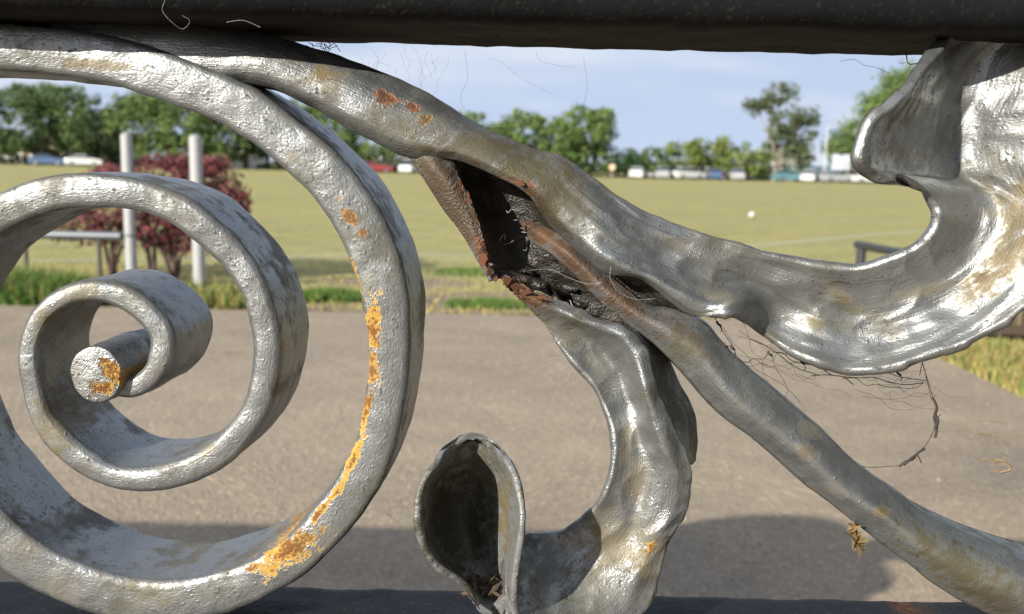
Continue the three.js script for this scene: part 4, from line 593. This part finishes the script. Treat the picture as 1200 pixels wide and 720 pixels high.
// ---------------------------------------------------------------- cobweb, hair and scraps caught on the iron
const threadDark = mat(0.035, 0.028, 0.022), threadGrey = mat(0.24, 0.24, 0.25), threadPale = mat(0.36, 0.35, 0.32, { roughness: 0.5 });
function web(label, strands, material, category = 'cobweb') {
  const geo = strands.map(([r, ...pts]) => new THREE.TubeGeometry(new THREE.CatmullRomCurve3(pts.map(([x, y, z]) => P(x, y, z / 1000))), pts.length * 7, r * (category === 'cobweb' && r < 0.6 ? 0.6 : 1) / 1000, 5, false));
  return tag(mesh(category === 'cobweb' ? 'cobweb' : category, mergeGeometries(geo), material), label, category);
}
{
  const rnd = random(77), wander = (r, x0, y0, x1, y1, z, sag = 10, n = 7) => { const out = [r]; for (let i = 0; i <= n; i++) { const t = i / n; out.push([mix(x0, x1, t) + (rnd() - 0.5) * 9, mix(y0, y1, t) + Math.sin(Math.PI * t) * sag + (rnd() - 0.5) * 8, z + (rnd() - 0.5) * 8]); } return out; };
  const a = []; for (const s of [[0.32, 838, 375, 905, 415, 26], [0.3, 868, 372, 1085, 450, 4], [0.4, 880, 395, 960, 442, 4], [0.4, 905, 412, 1000, 447, 2], [0.35, 955, 438, 1080, 448, 2], [0.2, 850, 388, 935, 470, 6], [0.2, 905, 405, 925, 475, 2], [0.22, 925, 425, 1045, 440, 4], [0.18, 830, 385, 900, 430, 14], [0.25, 985, 440, 1085, 452, 6], [0.15, 870, 380, 915, 470, 4]]) a.push(wander(s[0], s[1], s[2], s[3], s[4], -12, s[5]));
  for (let i = 0; i < 26; i++) { const x = 845 + rnd() * 200, y = 382 + (x - 845) * 0.25 + rnd() * 40; a.push(wander(0.1 + rnd() * 0.06, x, y, x + 30 + rnd() * 60, y + (rnd() - 0.3) * 50, -12 - rnd() * 10, 6, 5)); }
  for (const [x, y] of [[902, 415], [842, 380], [850, 405], [858, 408], [1053, 438], [940, 425]]) a.push([0.6, [x - 2, y - 3, -11], [x, y, -10], [x + 3, y + 2, -11]], [0.35, [x, y, -10], [x + 4, y + 5, -11], [x + 3, y + 9, -12]]);
  web('tangle of dark dusty cobweb strung beneath the large silver leaf', a, threadDark);
  const b = [[0.35, [1081, 425, -8], [1090, 455, -9], [1096, 475, -10]], [0.3, [1081, 425, -8], [1078, 440, -8]], [0.65, [1093, 466, -9], [1098, 478, -8], [1095, 490, -10], [1098, 502, -9], [1096, 513, -9]], [0.8, [1096, 486, -9], [1099, 494, -8], [1096, 503, -9]], [0.3, [1097, 492, -9], [1103, 486, -8]], [0.35, [1097, 500, -9], [1085, 522, -9], [1070, 535, -9]], [0.6, [1084, 526, -9], [1076, 531, -8], [1070, 538, -10], [1062, 541, -9], [1054, 547, -9]], [0.75, [1072, 535, -9], [1065, 540, -8], [1059, 545, -9]], [0.5, [1076, 534, -9], [1080, 543, -9]], [0.3, [1055, 546, -9], [1020, 548, -9], [1010, 547, -9]], [0.25, [1092, 470, -9], [1085, 440, -9]]];
  web('dry twig fragments hanging on a single dark thread beyond the stem', b, threadDark);
  const c = []; for (let i = 0; i < 7; i++) c.push(wander(0.12, 1100 + rnd() * 60, 480 + rnd() * 30, 1210, 500 + rnd() * 60, -15, 4)); c.push([0.7, [1166, 540, -12], [1176, 541, -12], [1184, 550, -12], [1172, 554, -12]], [0.5, [1150, 540, -12], [1160, 538, -12], [1170, 552, -12], [1158, 552, -12]], [0.4, [1140, 493, -12], [1165, 494, -12], [1178, 497, -12]]);
  web('curled straw scraps caught in fine web beyond the lower stem', c, mat(0.22, 0.16, 0.08));
  const d = []; for (let i = 0; i < 16; i++) { const x = 410 + rnd() * 130, y = 52 + rnd() * 30; d.push(wander(0.06, x, y, x + (rnd() - 0.5) * 60, y + 15 + rnd() * 40, -30, 2, 4)); } d.push(wander(0.09, 545, 58, 543, 128, -30, 0, 4), wander(0.09, 683, 62, 687, 125, -34, 0, 4), [0.08, [628, 60, -34], [632, 70, -34], [650, 76, -34], [676, 79, -34]], wander(0.06, 575, 65, 645, 112, -30, 3, 5), wander(0.06, 590, 150, 560, 130, -24, 0, 3));
  for (let i = 0; i < 9; i++) { const x = 346 + rnd() * 40, y = 48 + rnd() * 8; d.push(wander(0.3, x, y, x + 14, y + 4 + rnd() * 8, -26, 1, 3)); }   web('short dark threads where the curled leaf meets the upper rail', [wander(0.45, 1060, 66, 1082, 76, 8, 2, 3), wander(0.15, 985, 68, 1040, 86, -20, 0, 4), wander(0.15, 1055, 70, 1075, 84, -10, 0, 4)], threadDark).userData.kind = 'stuff';
  web('sparse cobweb threads hanging below the black upper rail', d, threadGrey).userData.kind = 'stuff';
  const e = []; for (let i = 0; i < 34; i++) { const x = 655 + (rnd() - 0.5) * 40, y = 428 + (rnd() - 0.5) * 30; const an = rnd() * 6.283, l = 8 + rnd() * 22; e.push([0.05, [x, y, -10], [x + Math.cos(an) * l * 0.5 + 3, y + Math.sin(an) * l * 0.5, -8], [x + Math.cos(an) * l, y + Math.sin(an) * l + 6, -10]]); }
  web('pale wisp of web fluff beside the drooping leaf', e, threadPale);
  const h = [[0.12, [716, 312, 14], [715, 326, 15], [724, 341, 15], [745, 351, 14], [768, 350, 12]], [0.1, [620, 317, -10], [645, 316, -10], [665, 325, -8], [690, 333, -4], [706, 331, -3]], [0.3, [668, 352, -6], [672, 360, -5], [682, 363, -5]], [0.25, [585, 283, -22], [591, 274, -22], [592, 281, -21]]];
  for (let i = 0; i < 16; i++) { const x = 690 + rnd() * 45, y = 335 + rnd() * 45; h.push([0.07, [x, y, -10], [x + (rnd() - 0.5) * 16, y + (rnd() - 0.5) * 12, -8], [x + (rnd() - 0.5) * 22, y + 6 + rnd() * 8, -10]]); }
  for (let i = 0; i < 12; i++) { const x = 590 + rnd() * 60, y = 245 + rnd() * 60; h.push([0.12 + rnd() * 0.15, [x, y, -20], [x + 2 + rnd() * 3, y + (rnd() - 0.5) * 5, -18.5], [x + 4 + rnd() * 5, y + (rnd() - 0.5) * 7, -20]]); }
  web('white hairs and web scraps caught inside the split stem', h, threadPale);
  web('loose looped hair stuck to the front of the black upper rail', [[0.06, [193, 0, 35], [190, 12, 36], [200, 25, 36], [214, 34, 34], [222, 24, 35], [213, 18, 36]]], threadPale, 'hair'); web('short straight hair stuck under the black upper rail', [[0.06, [265, 26, 35], [285, 24, 36], [305, 32, 36]]], threadPale, 'hair');
  // crumpled scrap of dead leaf under the stem
  const sc = leaves(40, 0.0055, () => { const t = rnd(); return P(996 + t * 14 + (rnd() - 0.5) * 10, 612 + t * 34, -0.004 + (rnd() - 0.5) * 0.006); }, () => { const q = rnd(); return [0.11 + 0.09 * q, 0.075 + 0.055 * q, 0.03 + 0.02 * q]; }, rnd, 1.4);
  tag(mesh('leaf_scrap', sc, leafMat()), 'crumpled scrap of dead leaf hanging under the silver stem', 'leaf');
  const sc2 = leaves(90, 0.0042, () => P(548 + rnd() * 40, 675 + rnd() * 24, 0.004 + (rnd() - 0.5) * 0.02), () => { const q = rnd(); return [0.035 + 0.06 * q, 0.025 + 0.035 * q, 0.015 + 0.015 * q]; }, rnd, 1.8);
  tag(mesh('leaf_litter', sc2, leafMat()), 'brown crumbs of leaf litter under the cupped leaf tip', 'leaf litter', null, 'stuff');
}
console.log('all built');
renderer.render(scene, camera);
